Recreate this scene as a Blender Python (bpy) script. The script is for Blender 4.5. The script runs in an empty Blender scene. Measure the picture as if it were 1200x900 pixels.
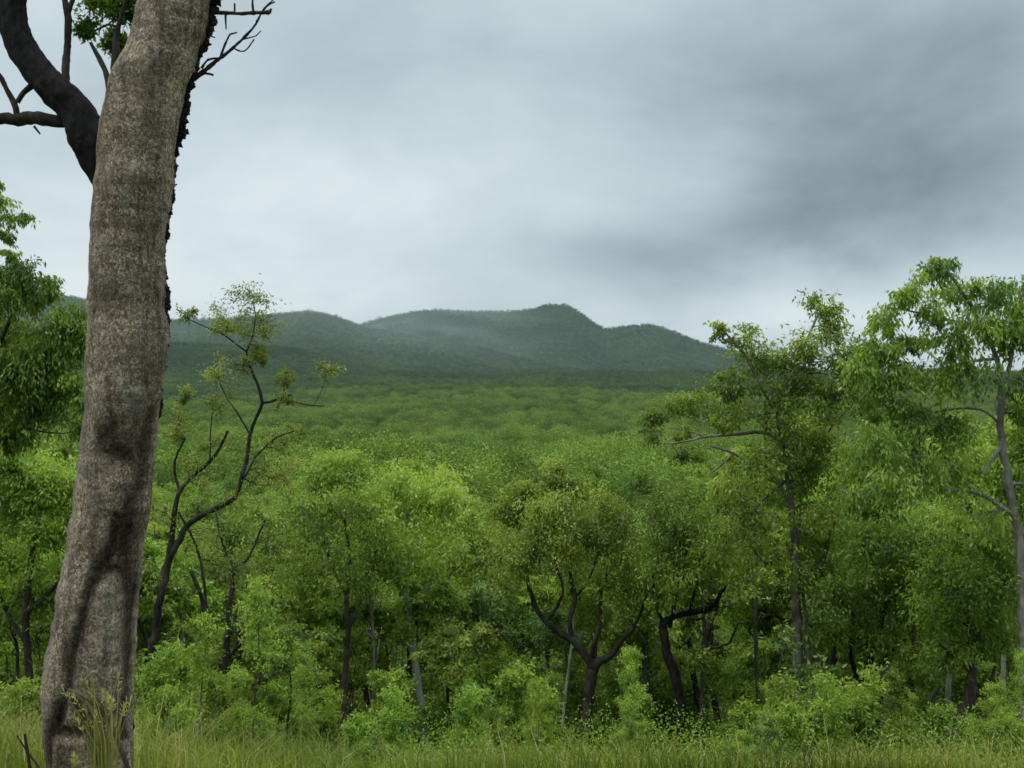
import bpy, math, random
import numpy as np
from mathutils import Vector, noise

SEED = 11
rng = np.random.default_rng(SEED)
random.seed(SEED)
R = math.radians
scene = bpy.context.scene
COL = bpy.data.collections.new('place'); scene.collection.children.link(COL)

# ------------------------------------------------------------------ camera
EYE = 1.6
F = 1170.0
PITCH = math.atan(20 / F)
cam_d = bpy.data.cameras.new('camera'); cam = bpy.data.objects.new('camera', cam_d)
COL.objects.link(cam); scene.camera = cam
cam_d.sensor_width = 36; cam_d.lens = 36 * F / 1200
cam_d.clip_start = 0.1; cam_d.clip_end = 30000
cam.location = (0, 0, EYE); cam.rotation_euler = (math.pi / 2 + PITCH, 0, 0)
_cp, _sp = math.cos(PITCH), math.sin(PITCH)

def P(px, py, Y):
    """photo pixel (1200x900) at ground distance Y -> world point"""
    a = (px - 600) / F; b = (450 - py) / F
    dy = _cp - b * _sp; dz = _sp + b * _cp
    return np.array([a * Y / dy, Y, EYE + dz * Y / dy])

# ------------------------------------------------------------------ terrain
_PR = np.array([(-120, 2.0), (-40, -1.0), (0, -1.6), (4, -1.78), (5.5, -2.08), (8, -3.05), (12, -4.5), (20, -7.3), (26, -9.2), (35, -11.2),
                (50, -13.4), (75, -15.4), (110, -17.4), (200, -21.5), (400, -25), (700, -18), (1000, -4), (1500, 24),
                (2500, 58), (5000, 70), (12000, 80)], float)

def _herm(x, xs, ys):
    d = np.diff(ys) / np.diff(xs)
    m = np.empty_like(ys); m[0] = d[0]; m[-1] = d[-1]; m[1:-1] = (d[1:] + d[:-1]) / 2
    same = (d[1:] * d[:-1]) <= 0
    m[1:-1][same] = 0
    x = np.clip(x, xs[0], xs[-1])
    i = np.clip(np.searchsorted(xs, x, 'right') - 1, 0, len(xs) - 2)
    h = xs[i + 1] - xs[i]; t = (x - xs[i]) / h
    return ((2*t**3 - 3*t**2 + 1) * ys[i] + (t**3 - 2*t**2 + t) * h * m[i] + (-2*t**3 + 3*t**2) * ys[i+1] + (t**3 - t**2) * h * m[i+1])

def vnoise(x, y, s=1.0, off=0.0):
    """cheap smooth value noise, vectorised"""
    x = np.asarray(x, float) * s + 137.1 + off; y = np.asarray(y, float) * s + 71.7 - off
    xi = np.floor(x); yi = np.floor(y); fx = x - xi; fy = y - yi
    fx = fx * fx * (3 - 2 * fx); fy = fy * fy * (3 - 2 * fy)
    def h(a, b):
        v = np.sin(a * 127.1 + b * 311.7) * 43758.5453
        return v - np.floor(v)
    return ((h(xi, yi) * (1 - fx) + h(xi + 1, yi) * fx) * (1 - fy) + (h(xi, yi + 1) * (1 - fx) + h(xi + 1, yi + 1) * fx) * fy) * 2 - 1

def fbm(x, y, s, o=4, off=0.0):
    r = 0; a = 1
    for k in range(o):
        r = r + a * vnoise(x, y, s * 2**k, off + k * 13.7); a *= .5
    return r

# ridge: distance, start of slope, crest profile in photo pixels
RIDGES = [
    (2050, 1200, [(-600, 400), (0, 396), (200, 400), (280, 403), (350, 408), (400, 421), (460, 436), (560, 449), (640, 452), (720, 462), (840, 474), (1200, 468), (1800, 450)]),
    (2650, 1500, [(-600, 470), (300, 470), (430, 458), (520, 447), (600, 436), (655, 430), (700, 434), (760, 441), (820, 436), (900, 430), (960, 436), (1040, 448), (1200, 458), (1800, 450)]),
    (3000, 1700, [(-600, 350), (0, 345), (90, 347), (150, 362), (205, 373), (270, 371), (330, 366), (365, 364), (395, 370), (425, 381), (460, 388), (510, 396), (560, 406), (620, 421), (700, 437), (800, 450), (1000, 470), (1800, 480)]),
    (4300, 2450, [(-600, 400), (0, 420), (300, 405), (400, 388), (430, 377), (465, 368), (510, 362), (560, 364), (605, 363), (628, 360), (640, 356), (660, 356), (678, 364), (700, 380), (712, 384), (735, 381), (760, 380), (785, 386), (815, 398), (850, 408), (920, 425), (1010, 440), (1200, 452), (1800, 440)]),
]

def ground(x, y):
    x = np.asarray(x, float); y = np.asarray(y, float)
    z = _herm(y, _PR[:, 0], _PR[:, 1]) + EYE
    near = np.clip((y - 14) / 60, 0, 1)
    z = z + near * 0.8 * fbm(x, y, 1/45., 3, 5.0) + 0.05 * fbm(x, y, 1/2.5, 2, 9.)
    yy = np.maximum(y, 200.)
    px = x / yy * F + 600
    far = np.clip((y - 220) / 900, 0, 1)
    z = z + far * 9 * fbm(x, y, 1/330., 4, 2.0) + np.clip((y - 1300) / 900, 0, 1) * 8 * fbm(x, y, 1/240., 3, 7.0)
    for D, S, prof in RIDGES:
        pr = np.array(prof, float)
        wob = 1 + .07 * vnoise(px, px * 0, 1/170., D)
        crest = EYE + (470 - _herm(px, pr[:, 0], pr[:, 1])) / F * D * wob - 6.0
        t = (y - S) / (D * wob - S)
        up = np.clip(t, 0, 1) ** 1.35
        dn = np.clip((t - 1) * 1.1, 0, 1)
        k = up * (1 - dn * dn * (3 - 2 * dn))
        gul = fbm(x, y, 1/330., 4, D * .1) * 22 * np.clip(t, 0, 1) * np.clip(1.0 - t, 0, 1) * 2.2
        h = (crest + 22) * k - 22 + gul * 1.25
        z = np.where(k > 0, np.logaddexp(z / 5., h / 5.) * 5., z)
    return z

def G(x, y): return float(ground(np.array([x]), np.array([y]))[0])

# ------------------------------------------------------------------ materials
def new_mat(name):
    m = bpy.data.materials.new(name); m.use_nodes = True
    nt = m.node_tree; nt.nodes.clear()
    return m, nt
def N(nt, typ, **kw):
    n = nt.nodes.new(typ)
    for k, v in kw.items():
        if k == 'ins':
            for a, b in v.items():
                n.inputs[a].default_value = b
        else: setattr(n, k, v)
    return n
def ramp(nt, stops, interp='LINEAR'):
    n = nt.nodes.new('ShaderNodeValToRGB'); cr = n.color_ramp; cr.interpolation = interp
    while len(cr.elements) < len(stops): cr.elements.new(.5)
    for e, (p, c) in zip(cr.elements, stops):
        e.position = p; e.color = (c[0], c[1], c[2], 1)
    return n

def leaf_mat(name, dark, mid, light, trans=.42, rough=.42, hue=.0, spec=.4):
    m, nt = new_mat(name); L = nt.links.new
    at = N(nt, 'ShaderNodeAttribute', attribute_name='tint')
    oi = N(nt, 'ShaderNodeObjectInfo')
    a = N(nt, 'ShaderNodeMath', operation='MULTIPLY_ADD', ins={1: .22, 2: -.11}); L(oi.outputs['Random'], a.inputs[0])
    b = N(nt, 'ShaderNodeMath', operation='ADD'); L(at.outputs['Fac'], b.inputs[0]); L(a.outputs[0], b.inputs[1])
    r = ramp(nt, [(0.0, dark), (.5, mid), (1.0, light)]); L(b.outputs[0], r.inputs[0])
    hs = N(nt, 'ShaderNodeHueSaturation', ins={'Saturation': 1.0, 'Value': 1.0})
    h = N(nt, 'ShaderNodeMath', operation='MULTIPLY_ADD', ins={1: .034, 2: .486 + hue}); L(oi.outputs['Random'], h.inputs[0]); L(h.outputs[0], hs.inputs['Hue'])
    L(r.outputs[0], hs.inputs['Color'])
    p = N(nt, 'ShaderNodeBsdfPrincipled', ins={'Roughness': rough, 'Specular IOR Level': spec}); L(hs.outputs[0], p.inputs['Base Color'])
    t = N(nt, 'ShaderNodeBsdfTranslucent')
    tc = N(nt, 'ShaderNodeMix', data_type='RGBA', blend_type='MULTIPLY', ins={'Factor': 1.0}); L(hs.outputs[0], tc.inputs[6]); tc.inputs[7].default_value = (1.25, 1.35, .55, 1)
    L(tc.outputs[2], t.inputs[0])
    mx = N(nt, 'ShaderNodeMixShader', ins={0: trans}); L(p.outputs[0], mx.inputs[1]); L(t.outputs[0], mx.inputs[2])
    o = N(nt, 'ShaderNodeOutputMaterial'); L(mx.outputs[0], o.inputs[0])
    return m

M = {}
M['leaf_fresh'] = leaf_mat('fresh_green_leaves', (.068, .115, .016), (.195, .285, .034), (.42, .51, .085))
M['leaf_olive'] = leaf_mat('olive_leaves', (.070, .106, .018), (.185, .252, .034), (.38, .44, .08))
M['leaf_deep'] = leaf_mat('deep_green_leaves', (.064, .114, .016), (.175, .260, .031), (.38, .47, .08))
M['leaf_grey'] = leaf_mat('grey_green_leaves', (.050, .090, .022), (.140, .215, .045), (.27, .37, .10), rough=.35, spec=.6)
M['leaf_rust'] = leaf_mat('yellowing_leaves', (.09, .125, .025), (.22, .275, .05), (.38, .43, .10))
M['far_leaf'] = leaf_mat('valley_canopy', (.030, .056, .012), (.132, .198, .032), (.30, .39, .072), trans=.25, rough=.75, spec=.1)
M['grass'] = leaf_mat('tall_grass_blades', (.085, .105, .018), (.215, .240, .040), (.46, .40, .17), trans=.4, rough=.6, spec=.25)

def bark_mat(name, c1, c2, c3, scale=14, bump=.5, stretch=.35):
    m, nt = new_mat(name); L = nt.links.new
    tc = N(nt, 'ShaderNodeTexCoord'); mp = N(nt, 'ShaderNodeMapping'); mp.inputs['Scale'].default_value = (1, 1, stretch)
    L(tc.outputs['Object'], mp.inputs[0])
    n1 = N(nt, 'ShaderNodeTexNoise', ins={'Scale': scale, 'Detail': 8, 'Roughness': .65}); L(mp.outputs[0], n1.inputs['Vector'])
    n2 = N(nt, 'ShaderNodeTexNoise', ins={'Scale': scale * .18, 'Detail': 4}); L(tc.outputs['Object'], n2.inputs['Vector'])
    a = N(nt, 'ShaderNodeMix', data_type='FLOAT', ins={0: .45}); L(n1.outputs[0], a.inputs[2]); L(n2.outputs[0], a.inputs[3])
    r = ramp(nt, [(.36, c1), (.5, c2), (.66, c3)]); L(a.outputs[0], r.inputs[0])
    p = N(nt, 'ShaderNodeBsdfPrincipled', ins={'Roughness': .9, 'Specular IOR Level': .2}); L(r.outputs[0], p.inputs['Base Color'])
    bp = N(nt, 'ShaderNodeBump', ins={'Strength': bump, 'Distance': .02}); L(n1.outputs[0], bp.inputs['Height']); L(bp.outputs[0], p.inputs['Normal'])
    o = N(nt, 'ShaderNodeOutputMaterial'); L(p.outputs[0], o.inputs[0])
    return m
M['bark_dark'] = bark_mat('dark_rough_bark', (.010, .009, .007), (.028, .024, .019), (.075, .066, .055), 16, .8)
M['bark_black'] = bark_mat('blackened_bark', (.004, .004, .0035), (.011, .010, .0085), (.040, .035, .030), 24, 1.0)
M['bark_grey'] = bark_mat('grey_bark', (.035, .032, .027), (.095, .088, .075), (.20, .19, .165), 12, .4)
M['bark_light'] = bark_mat('light_grey_bark', (.07, .066, .058), (.17, .16, .14), (.32, .305, .27), 12, .4)
M['bark_pale'] = bark_mat('pale_smooth_bark', (.16, .15, .125), (.30, .29, .25), (.47, .46, .42), 7, .2)
M['bark_brown'] = bark_mat('brown_bark', (.022, .017, .012), (.055, .045, .034), (.12, .10, .08), 14, .7)
M['dead_wood'] = bark_mat('bare_dead_wood', (.07, .06, .05), (.16, .145, .125), (.30, .28, .25), 14, .3)

def hero_bark():
    m, nt = new_mat('mottled_grey_brown_bark'); L = nt.links.new
    tc = N(nt, 'ShaderNodeTexCoord')
    mp = N(nt, 'ShaderNodeMapping'); mp.inputs['Scale'].default_value = (1, 1, .8); L(tc.outputs['Object'], mp.inputs[0])
    wn = N(nt, 'ShaderNodeTexNoise', ins={'Scale': 40, 'Detail': 3}); L(mp.outputs[0], wn.inputs['Vector'])
    wm = N(nt, 'ShaderNodeMix', data_type='RGBA', blend_type='LINEAR_LIGHT', ins={0: .022}); L(mp.outputs[0], wm.inputs[6]); L(wn.outputs['Color'], wm.inputs[7])
    v = N(nt, 'ShaderNodeTexVoronoi', feature='DISTANCE_TO_EDGE', ins={'Scale': 84}); L(wm.outputs[2], v.inputs['Vector'])
    vc = N(nt, 'ShaderNodeTexVoronoi', ins={'Scale': 84}); L(wm.outputs[2], vc.inputs['Vector'])
    sep = N(nt, 'ShaderNodeSeparateColor'); L(vc.outputs['Color'], sep.inputs[0])
    nb = N(nt, 'ShaderNodeTexNoise', ins={'Scale': 3.2, 'Detail': 5, 'Roughness': .6}); L(tc.outputs['Object'], nb.inputs['Vector'])
    nf = N(nt, 'ShaderNodeTexNoise', ins={'Scale': 85, 'Detail': 5, 'Roughness': .75}); L(mp.outputs[0], nf.inputs['Vector'])
    # plates of bark: pale tan to grey, dark between
    a = N(nt, 'ShaderNodeMath', operation='MULTIPLY_ADD', ins={1: .45, 2: 0.0}); L(sep.outputs[0], a.inputs[0])
    b = N(nt, 'ShaderNodeMath', operation='MULTIPLY_ADD', ins={1: .9}); L(nf.outputs[0], b.inputs[0]); L(a.outputs[0], b.inputs[2])
    r = ramp(nt, [(.28, (.060, .046, .033)), (.48, (.235, .180, .125)), (.68, (.42, .340, .245)), (.92, (.66, .57, .45))]); L(b.outputs[0], r.inputs[0])
    e = ramp(nt, [(0.0, (.33, .31, .29)), (.13, (1, 1, 1))]); L(v.outputs['Distance'], e.inputs[0])
    m1 = N(nt, 'ShaderNodeMix', data_type='RGBA', blend_type='MULTIPLY', ins={0: .85}); L(r.outputs[0], m1.inputs[6]); L(e.outputs[0], m1.inputs[7])
    big = ramp(nt, [(.34, (.50, .47, .45)), (.5, (.88, .86, .84)), (.66, (1.12, 1.1, 1.03))]); L(nb.outputs[0], big.inputs[0])
    m2 = N(nt, 'ShaderNodeMix', data_type='RGBA', blend_type='MULTIPLY', ins={0: 1}); L(m1.outputs[2], m2.inputs[6]); L(big.outputs[0], m2.inputs[7])
    # stains in the folds
    mv = N(nt, 'ShaderNodeMapping'); mv.inputs['Scale'].default_value = (1, 1, .16); L(tc.outputs['Object'], mv.inputs[0])
    nv = N(nt, 'ShaderNodeTexNoise', ins={'Scale': 17, 'Detail': 6, 'Roughness': .62, 'Distortion': .4}); L(mv.outputs[0], nv.inputs['Vector'])
    st = ramp(nt, [(.36, (.42, .38, .35)), (.50, (1, 1, 1)), (.70, (1.15, 1.12, 1.06))]); L(nv.outputs[0], st.inputs[0])
    m2s = N(nt, 'ShaderNodeMix', data_type='RGBA', blend_type='MULTIPLY', ins={0: .8}); L(m2.outputs[2], m2s.inputs[6]); L(st.outputs[0], m2s.inputs[7]); m2 = m2s
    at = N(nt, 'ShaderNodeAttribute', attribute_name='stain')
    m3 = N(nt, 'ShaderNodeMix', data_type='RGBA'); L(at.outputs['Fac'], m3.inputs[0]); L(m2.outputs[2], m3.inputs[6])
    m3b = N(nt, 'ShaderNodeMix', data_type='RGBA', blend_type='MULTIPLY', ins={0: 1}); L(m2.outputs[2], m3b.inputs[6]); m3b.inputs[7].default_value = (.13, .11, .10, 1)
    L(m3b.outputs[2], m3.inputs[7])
    # grey lichen bloom
    al = N(nt, 'ShaderNodeAttribute', attribute_name='bloom')
    m4 = N(nt, 'ShaderNodeMix', data_type='RGBA'); L(al.outputs['Fac'], m4.inputs[0]); L(m3.outputs[2], m4.inputs[6])
    m4.inputs[7].default_value = (.19, .19, .165, 1)
    p = N(nt, 'ShaderNodeBsdfPrincipled', ins={'Roughness': .92, 'Specular IOR Level': .15}); L(m4.outputs[2], p.inputs['Base Color'])
    hsum = N(nt, 'ShaderNodeMath', operation='MULTIPLY_ADD', ins={1: .6}); L(e.outputs[0], hsum.inputs[0]); L(nf.outputs[0], hsum.inputs[2])
    bp = N(nt, 'ShaderNodeBump', ins={'Strength': .8, 'Distance': .012}); L(hsum.outputs[0], bp.inputs['Height']); L(bp.outputs[0], p.inputs['Normal'])
    o = N(nt, 'ShaderNodeOutputMaterial'); L(p.outputs[0], o.inputs[0])
    return m
M['hero_bark'] = hero_bark()

def ground_mat(name, far):
    m, nt = new_mat(name); L = nt.links.new
    tc = N(nt, 'ShaderNodeTexCoord')
    if not far:
        n1 = N(nt, 'ShaderNodeTexNoise', ins={'Scale': 2.2, 'Detail': 9, 'Roughness': .7}); L(tc.outputs['Object'], n1.inputs['Vector'])
        n2 = N(nt, 'ShaderNodeTexNoise', ins={'Scale': .16, 'Detail': 4}); L(tc.outputs['Object'], n2.inputs['Vector'])
        a = N(nt, 'ShaderNodeMix', data_type='FLOAT', ins={0: .5}); L(n1.outputs[0], a.inputs[2]); L(n2.outputs[0], a.inputs[3])
        r = ramp(nt, [(.36, (.030, .034, .012)), (.5, (.060, .078, .018)), (.64, (.10, .105, .035)), (.72, (.12, .10, .055))]); L(a.outputs[0], r.inputs[0])
        hh = n1
    else:
        n1 = N(nt, 'ShaderNodeTexNoise', ins={'Scale': .085, 'Detail': 7, 'Roughness': .7}); L(tc.outputs['Object'], n1.inputs['Vector'])
        n2 = N(nt, 'ShaderNodeTexNoise', ins={'Scale': .0045, 'Detail': 5}); L(tc.outputs['Object'], n2.inputs['Vector'])
        a = N(nt, 'ShaderNodeMix', data_type='FLOAT', ins={0: .45}); L(n1.outputs[0], a.inputs[2]); L(n2.outputs[0], a.inputs[3])
        r = ramp(nt, [(.38, (.012, .026, .008)), (.5, (.026, .050, .012)), (.62, (.055, .090, .020))]); L(a.outputs[0], r.inputs[0])
        hh = n1
    p = N(nt, 'ShaderNodeBsdfPrincipled', ins={'Roughness': .95, 'Specular IOR Level': .05}); L(r.outputs[0], p.inputs['Base Color'])
    bp = N(nt, 'ShaderNodeBump', ins={'Strength': .8, 'Distance': 6.0 if far else .1}); L(hh.outputs[0], bp.inputs['Height']); L(bp.outputs[0], p.inputs['Normal'])
    o = N(nt, 'ShaderNodeOutputMaterial'); L(p.outputs[0], o.inputs[0])
    return m
M['ground'] = ground_mat('grassy_soil', False)
M['hills'] = ground_mat('wooded_slope', True)

# ------------------------------------------------------------------ mesh helpers
class MB:
    """collects quads and tube surfaces; .build links ONE mesh object"""
    def __init__(s): s.v = []; s.f = []; s.t = []; s.n = 0; s.attr = {}
    def add(s, v, f, t=None):
        v = np.asarray(v, float).reshape(-1, 3); f = np.asarray(f, int).reshape(-1, 4)
        s.v.append(v); s.f.append(f + s.n); s.n += len(v)
        s.t.append(np.full(len(v), .5) if t is None else np.asarray(t, float))
    def tube(s, pts, rad, seg=7, rough=0.0):
        pts = np.asarray(pts, float); rad = np.asarray(rad, float); n = len(pts)
        if n < 2: return
        tan = np.gradient(pts, axis=0); tan /= np.linalg.norm(tan, axis=1)[:, None] + 1e-9
        ref = np.array([1., 0, 0]) if abs(tan[0, 0]) < .8 else np.array([0, 1., 0])
        u = np.empty_like(pts); c = ref - tan[0] * ref.dot(tan[0]); u[0] = c / np.linalg.norm(c)
        for i in range(1, n):
            c = u[i-1] - tan[i] * u[i-1].dot(tan[i]); u[i] = c / (np.linalg.norm(c) + 1e-9)
        w = np.cross(tan, u)
        a = np.linspace(0, 2 * np.pi, seg, endpoint=False)
        rr = rad[:, None] * np.ones(seg)[None]
        if rough: rr = rr * (1 + rough * rng.normal(size=rr.shape))
        v = pts[:, None] + rr[..., None] * (np.cos(a)[None, :, None] * u[:, None] + np.sin(a)[None, :, None] * w[:, None])
        i = np.arange(n - 1)[:, None] * seg; j = np.arange(seg)[None]; k = (j + 1) % seg
        f = np.stack([i + j, i + k, i + seg + k, i + seg + j], -1).reshape(-1, 4)
        s.add(v.reshape(-1, 3), f)
    def build(s, name, m, parent=None, smooth=True):
        v = np.concatenate(s.v); f = np.concatenate(s.f); t = np.concatenate(s.t)
        off = np.zeros(3)
        if parent is not None: off = np.array(parent.location)
        me = mesh_from(name, v - off, f, smooth)
        a = me.attributes.new('tint', 'FLOAT', 'POINT'); a.data.foreach_set('value', t.astype(np.float32))
        for k, arr in s.attr.items():
            a = me.attributes.new(k, 'FLOAT', 'POINT'); a.data.foreach_set('value', np.asarray(arr, np.float32))
        me.materials.append(M[m])
        o = bpy.data.objects.new(name, me); COL.objects.link(o)
        if parent is not None: o.parent = parent
        return o

def mesh_from(name, v, f, smooth=True):
    me = bpy.data.meshes.new(name)
    me.vertices.add(len(v)); me.vertices.foreach_set('co', np.asarray(v, np.float32).ravel())
    me.loops.add(len(f) * 4); me.loops.foreach_set('vertex_index', np.asarray(f, np.int32).ravel())
    me.polygons.add(len(f)); me.polygons.foreach_set('loop_start', np.arange(0, len(f) * 4, 4, dtype=np.int32))
    me.polygons.foreach_set('loop_total', np.full(len(f), 4, np.int32))
    me.polygons.foreach_set('use_smooth', np.full(len(f), smooth, bool))
    me.update(calc_edges=True)
    return me

def thing(name, label, cat, loc, group=None):
    o = bpy.data.objects.new(name, None); COL.objects.link(o)
    o.location = loc; o.empty_display_size = .3
    o['label'] = label; o['category'] = cat
    if group: o['group'] = group
    return o

def dup(root, loc, rz, sc, label=None, group=None, tilt=(0, 0)):
    r = root.copy(); COL.objects.link(r); r.location = loc
    r.rotation_euler = (tilt[0], tilt[1], rz); r.scale = sc
    if label: r['label'] = label
    if group: r['group'] = group
    for ch in root.children:
        c = ch.copy(); COL.objects.link(c); c.parent = r
        c.rotation_euler = (0, 0, 0); c.location = (0, 0, 0)
    return r

def spline(pts, step=.12):
    """Catmull-Rom through pts (n,k) incl. radius column"""
    p = np.asarray(pts, float)
    if len(p) < 3:
        n = max(2, int(np.linalg.norm(p[1, :3] - p[0, :3]) / step))
        t = np.linspace(0, 1, n)[:, None]
        return p[0] * (1 - t) + p[1] * t
    q = np.vstack([2 * p[0] - p[1], p, 2 * p[-1] - p[-2]])
    out = []
    for i in range(1, len(q) - 2):
        n = max(2, int(np.linalg.norm(q[i+1, :3] - q[i, :3]) / step))
        t = np.linspace(0, 1, n, endpoint=(i == len(q) - 3))[:, None]
        out.append(.5 * (2 * q[i] + (q[i+1] - q[i-1]) * t + (2*q[i-1] - 5*q[i] + 4*q[i+1] - q[i+2]) * t**2 + (3*q[i] - q[i-1] - 3*q[i+1] + q[i+2]) * t**3))
    o = np.vstack(out); o[:, 3] = np.maximum(o[:, 3], .002)
    return o

def leaves(mb, base, d, length, width, tint):
    """one quad per leaf: base point, direction"""
    n = len(base)
    d = d / (np.linalg.norm(d, axis=1)[:, None] + 1e-9)
    r = rng.normal(size=(n, 3)); s = np.cross(d, r); s /= np.linalg.norm(s, axis=1)[:, None] + 1e-9
    nn = np.cross(d, s)
    L = length[:, None]; W = width[:, None]
    v = np.empty((n, 4, 3))
    v[:, 0] = base
    v[:, 1] = base + d * L * .42 + s * W * .5 + nn * L * .04
    v[:, 2] = base + d * L + nn * L * rng.uniform(-.14, .14, (n, 1))
    v[:, 3] = base + d * L * .42 - s * W * .5 + nn * L * .04
    mb.add(v.reshape(-1, 3), np.arange(n * 4).reshape(-1, 4), np.repeat(tint, 4))

def bez(a, b, lift, rad0, rad1, n, wob=.05):
    """curved branch from a to b"""
    a = np.asarray(a, float); b = np.asarray(b, float); t = np.linspace(0, 1, n)[:, None]
    L = np.linalg.norm(b - a)
    c = (a + b) / 2 + np.array([0, 0, lift * L]) + rng.normal(size=3) * L * .12
    p = (1-t)**2 * a + 2*t*(1-t) * c + t*t * b
    p[1:-1] += rng.normal(size=(n-2, 3)) * L * wob * .5
    r = rad0 + (rad1 - rad0) * t
    return np.hstack([p, r])

DENS = 1.0
def grow(wood, crown, skel, blobs, leaf=(.11, .034), droop=.8, per_twig=12, twigs=8, subs=7, tint0=.5, br=.028, hang=.0, upmin=None, clumpvar=.30):
    """skel: (n,4) points+radius.  blobs: (centre, radii, density)"""
    nodes = skel.copy(); twigs = twigs * 1.9; per_twig = int(per_twig * 1.6); subs = subs * 1.4; leaf = (leaf[0] * .88, leaf[1] * 1.05)
    for c, rad, dens in blobs:
        c = np.asarray(c, float); rad = np.asarray(rad, float)
        d = np.linalg.norm(nodes[:, :3] - c, axis=1) + np.maximum(nodes[:, 2] - c[2], 0) * 1.5 
        j = np.argmin(d + .0)
        R0 = min(nodes[j, 3] * .6, br * (1 + .35 * rad.mean()))
        n = max(4, int(np.linalg.norm(nodes[j, :3] - c) / .18))
        b = bez(nodes[j, :3], c - np.array([0, 0, rad[2] * .25]), .05, R0, R0 * .45, n)
        wood.tube(b[:, :3], b[:, 3], 6)
        local = b[len(b) // 2:]
        btint = rng.normal() * clumpvar * .5
        ns = max(2, int(subs * dens * rng.uniform(.8, 1.2)))
        for k in range(ns):
            u = rng.normal(size=3); u /= np.linalg.norm(u); u *= rng.uniform(.25, 1) ** .5 * .82
            sc = c + u * rad
            d = np.linalg.norm(local[:, :3] - sc, axis=1) + np.maximum(local[:, 2] - sc[2], 0)
            j = np.argmin(d); r1 = min(local[j, 3] * .65, .014)
            s = bez(local[j, :3], sc, .08, r1, r1 * .5, 5, .08)
            wood.tube(s[:, :3], s[:, 3], 4)
            srad = rad.mean() * rng.uniform(.35, .85)
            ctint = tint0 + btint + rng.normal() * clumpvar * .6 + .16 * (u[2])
            nt = max(2, int(twigs * rng.uniform(.6, 1.3)))
            o = rng.normal(size=(nt, 3)); o /= np.linalg.norm(o, axis=1)[:, None]
            o *= srad * rng.uniform(.3, 1.35, (nt, 1)); o[:, 2] -= hang * srad * .8
            tips = sc + o * np.array([1.15, 1.15, .85])
            st = s[rng.integers(2, 5, nt), :3]
            # thin twigs as flat ribbons
            w = rng.normal(size=(nt, 3)); w /= np.linalg.norm(w, axis=1)[:, None]; w *= .004
            q = np.stack([st - w, st + w, tips + w * .5, tips - w * .5], 1)
            wood.add(q.reshape(-1, 3), np.arange(nt * 4).reshape(-1, 4))
            m = per_twig
            tt = rng.uniform(.25, 1.08, (nt, m, 1))
            p = st[:, None] * (1 - tt) + tips[:, None] * tt + rng.normal(size=(nt, m, 3)) * .17 * srad
            td = (tips - st); td /= np.linalg.norm(td, axis=1)[:, None] + 1e-9
            dr = rng.normal(size=(nt, m, 3)) * .62 + td[:, None] * .45 + np.array([0, 0, -droop])
            cnt = nt * m
            L = leaf[0] * rng.uniform(.65, 1.3, cnt); W = leaf[1] * rng.uniform(.7, 1.25, cnt)
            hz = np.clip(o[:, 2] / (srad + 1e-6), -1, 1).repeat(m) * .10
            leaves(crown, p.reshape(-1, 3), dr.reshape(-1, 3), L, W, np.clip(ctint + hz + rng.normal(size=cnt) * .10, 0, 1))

def pix_line(pts, Y):
    """[(px,py,width_px[,dY])] -> (n,4)"""
    out = []
    for p in pts:
        d = p[3] if len(p) > 3 else 0
        out.append([*P(p[0], p[1], Y + d), p[2] / 2 / F * (Y + d)])
    return np.array(out)

def pix_tree(name, label, cat, Y, lines, blobs, bark, leafm, bark2=None, wobble=.012, base=None, ring=9, group=None, **kw):
    """lines: first is the trunk, base first.  blobs: (px,py,rx,ry,density[,dY])"""
    t = np.array(lines[0][0][:2])
    bx = P(lines[0][0][0], lines[0][0][1], Y)
    gx = bx[0]; gz = G(gx, Y)
    root = thing(name, label, cat, (gx, Y, gz), group)
    trunk = MB(); skel = []
    for i, ln in enumerate(lines):
        a = pix_line(ln, Y)
        if i == 0:
            a = np.vstack([[gx, Y, gz - .15, a[0, 3] * 1.3], [gx, Y, min(gz + .12, a[1, 2] - .05), a[0, 3] * 1.15], a[1:]])
        a[:, 3] *= .80 * kw.get('slim', 1.); s = spline(a, .10)
        s[1:-1, :3] += rng.normal(size=(len(s) - 2, 3)) * wobble * np.clip(s[1:-1, 3:4] * 10, .2, 1)
        trunk.tube(s[:, :3], s[:, 3], ring if s[:, 3].max() > .03 else 6, .05)
        skel.append(s)
    skel = np.vstack(skel)
    if blobs:
        wood = trunk; crown = MB()
        bl = []
        for b in blobs:
            dY = b[5] if len(b) > 5 else rng.uniform(-.5, .5)
            YY = Y + dY
            e_ = 1.22 if b[4] >= .5 else 1.0; e_ = kw.get('puff', 1.0) * e_; rx = b[2] * e_ / F * YY; rz = b[3] * e_ / F * YY
            bl.append((P(b[0], b[1], YY), (rx, (rx + rz) * .5, rz), b[4]))
        kw.pop('puff', None); kw.pop('slim', None); grow(wood, crown, skel[skel[:, 2] > gz + 1.0] if (skel[:, 2] > gz + 1.0).any() else skel, bl, **kw)
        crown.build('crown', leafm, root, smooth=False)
    trunk.build('trunk', bark, root)
    return root

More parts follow.
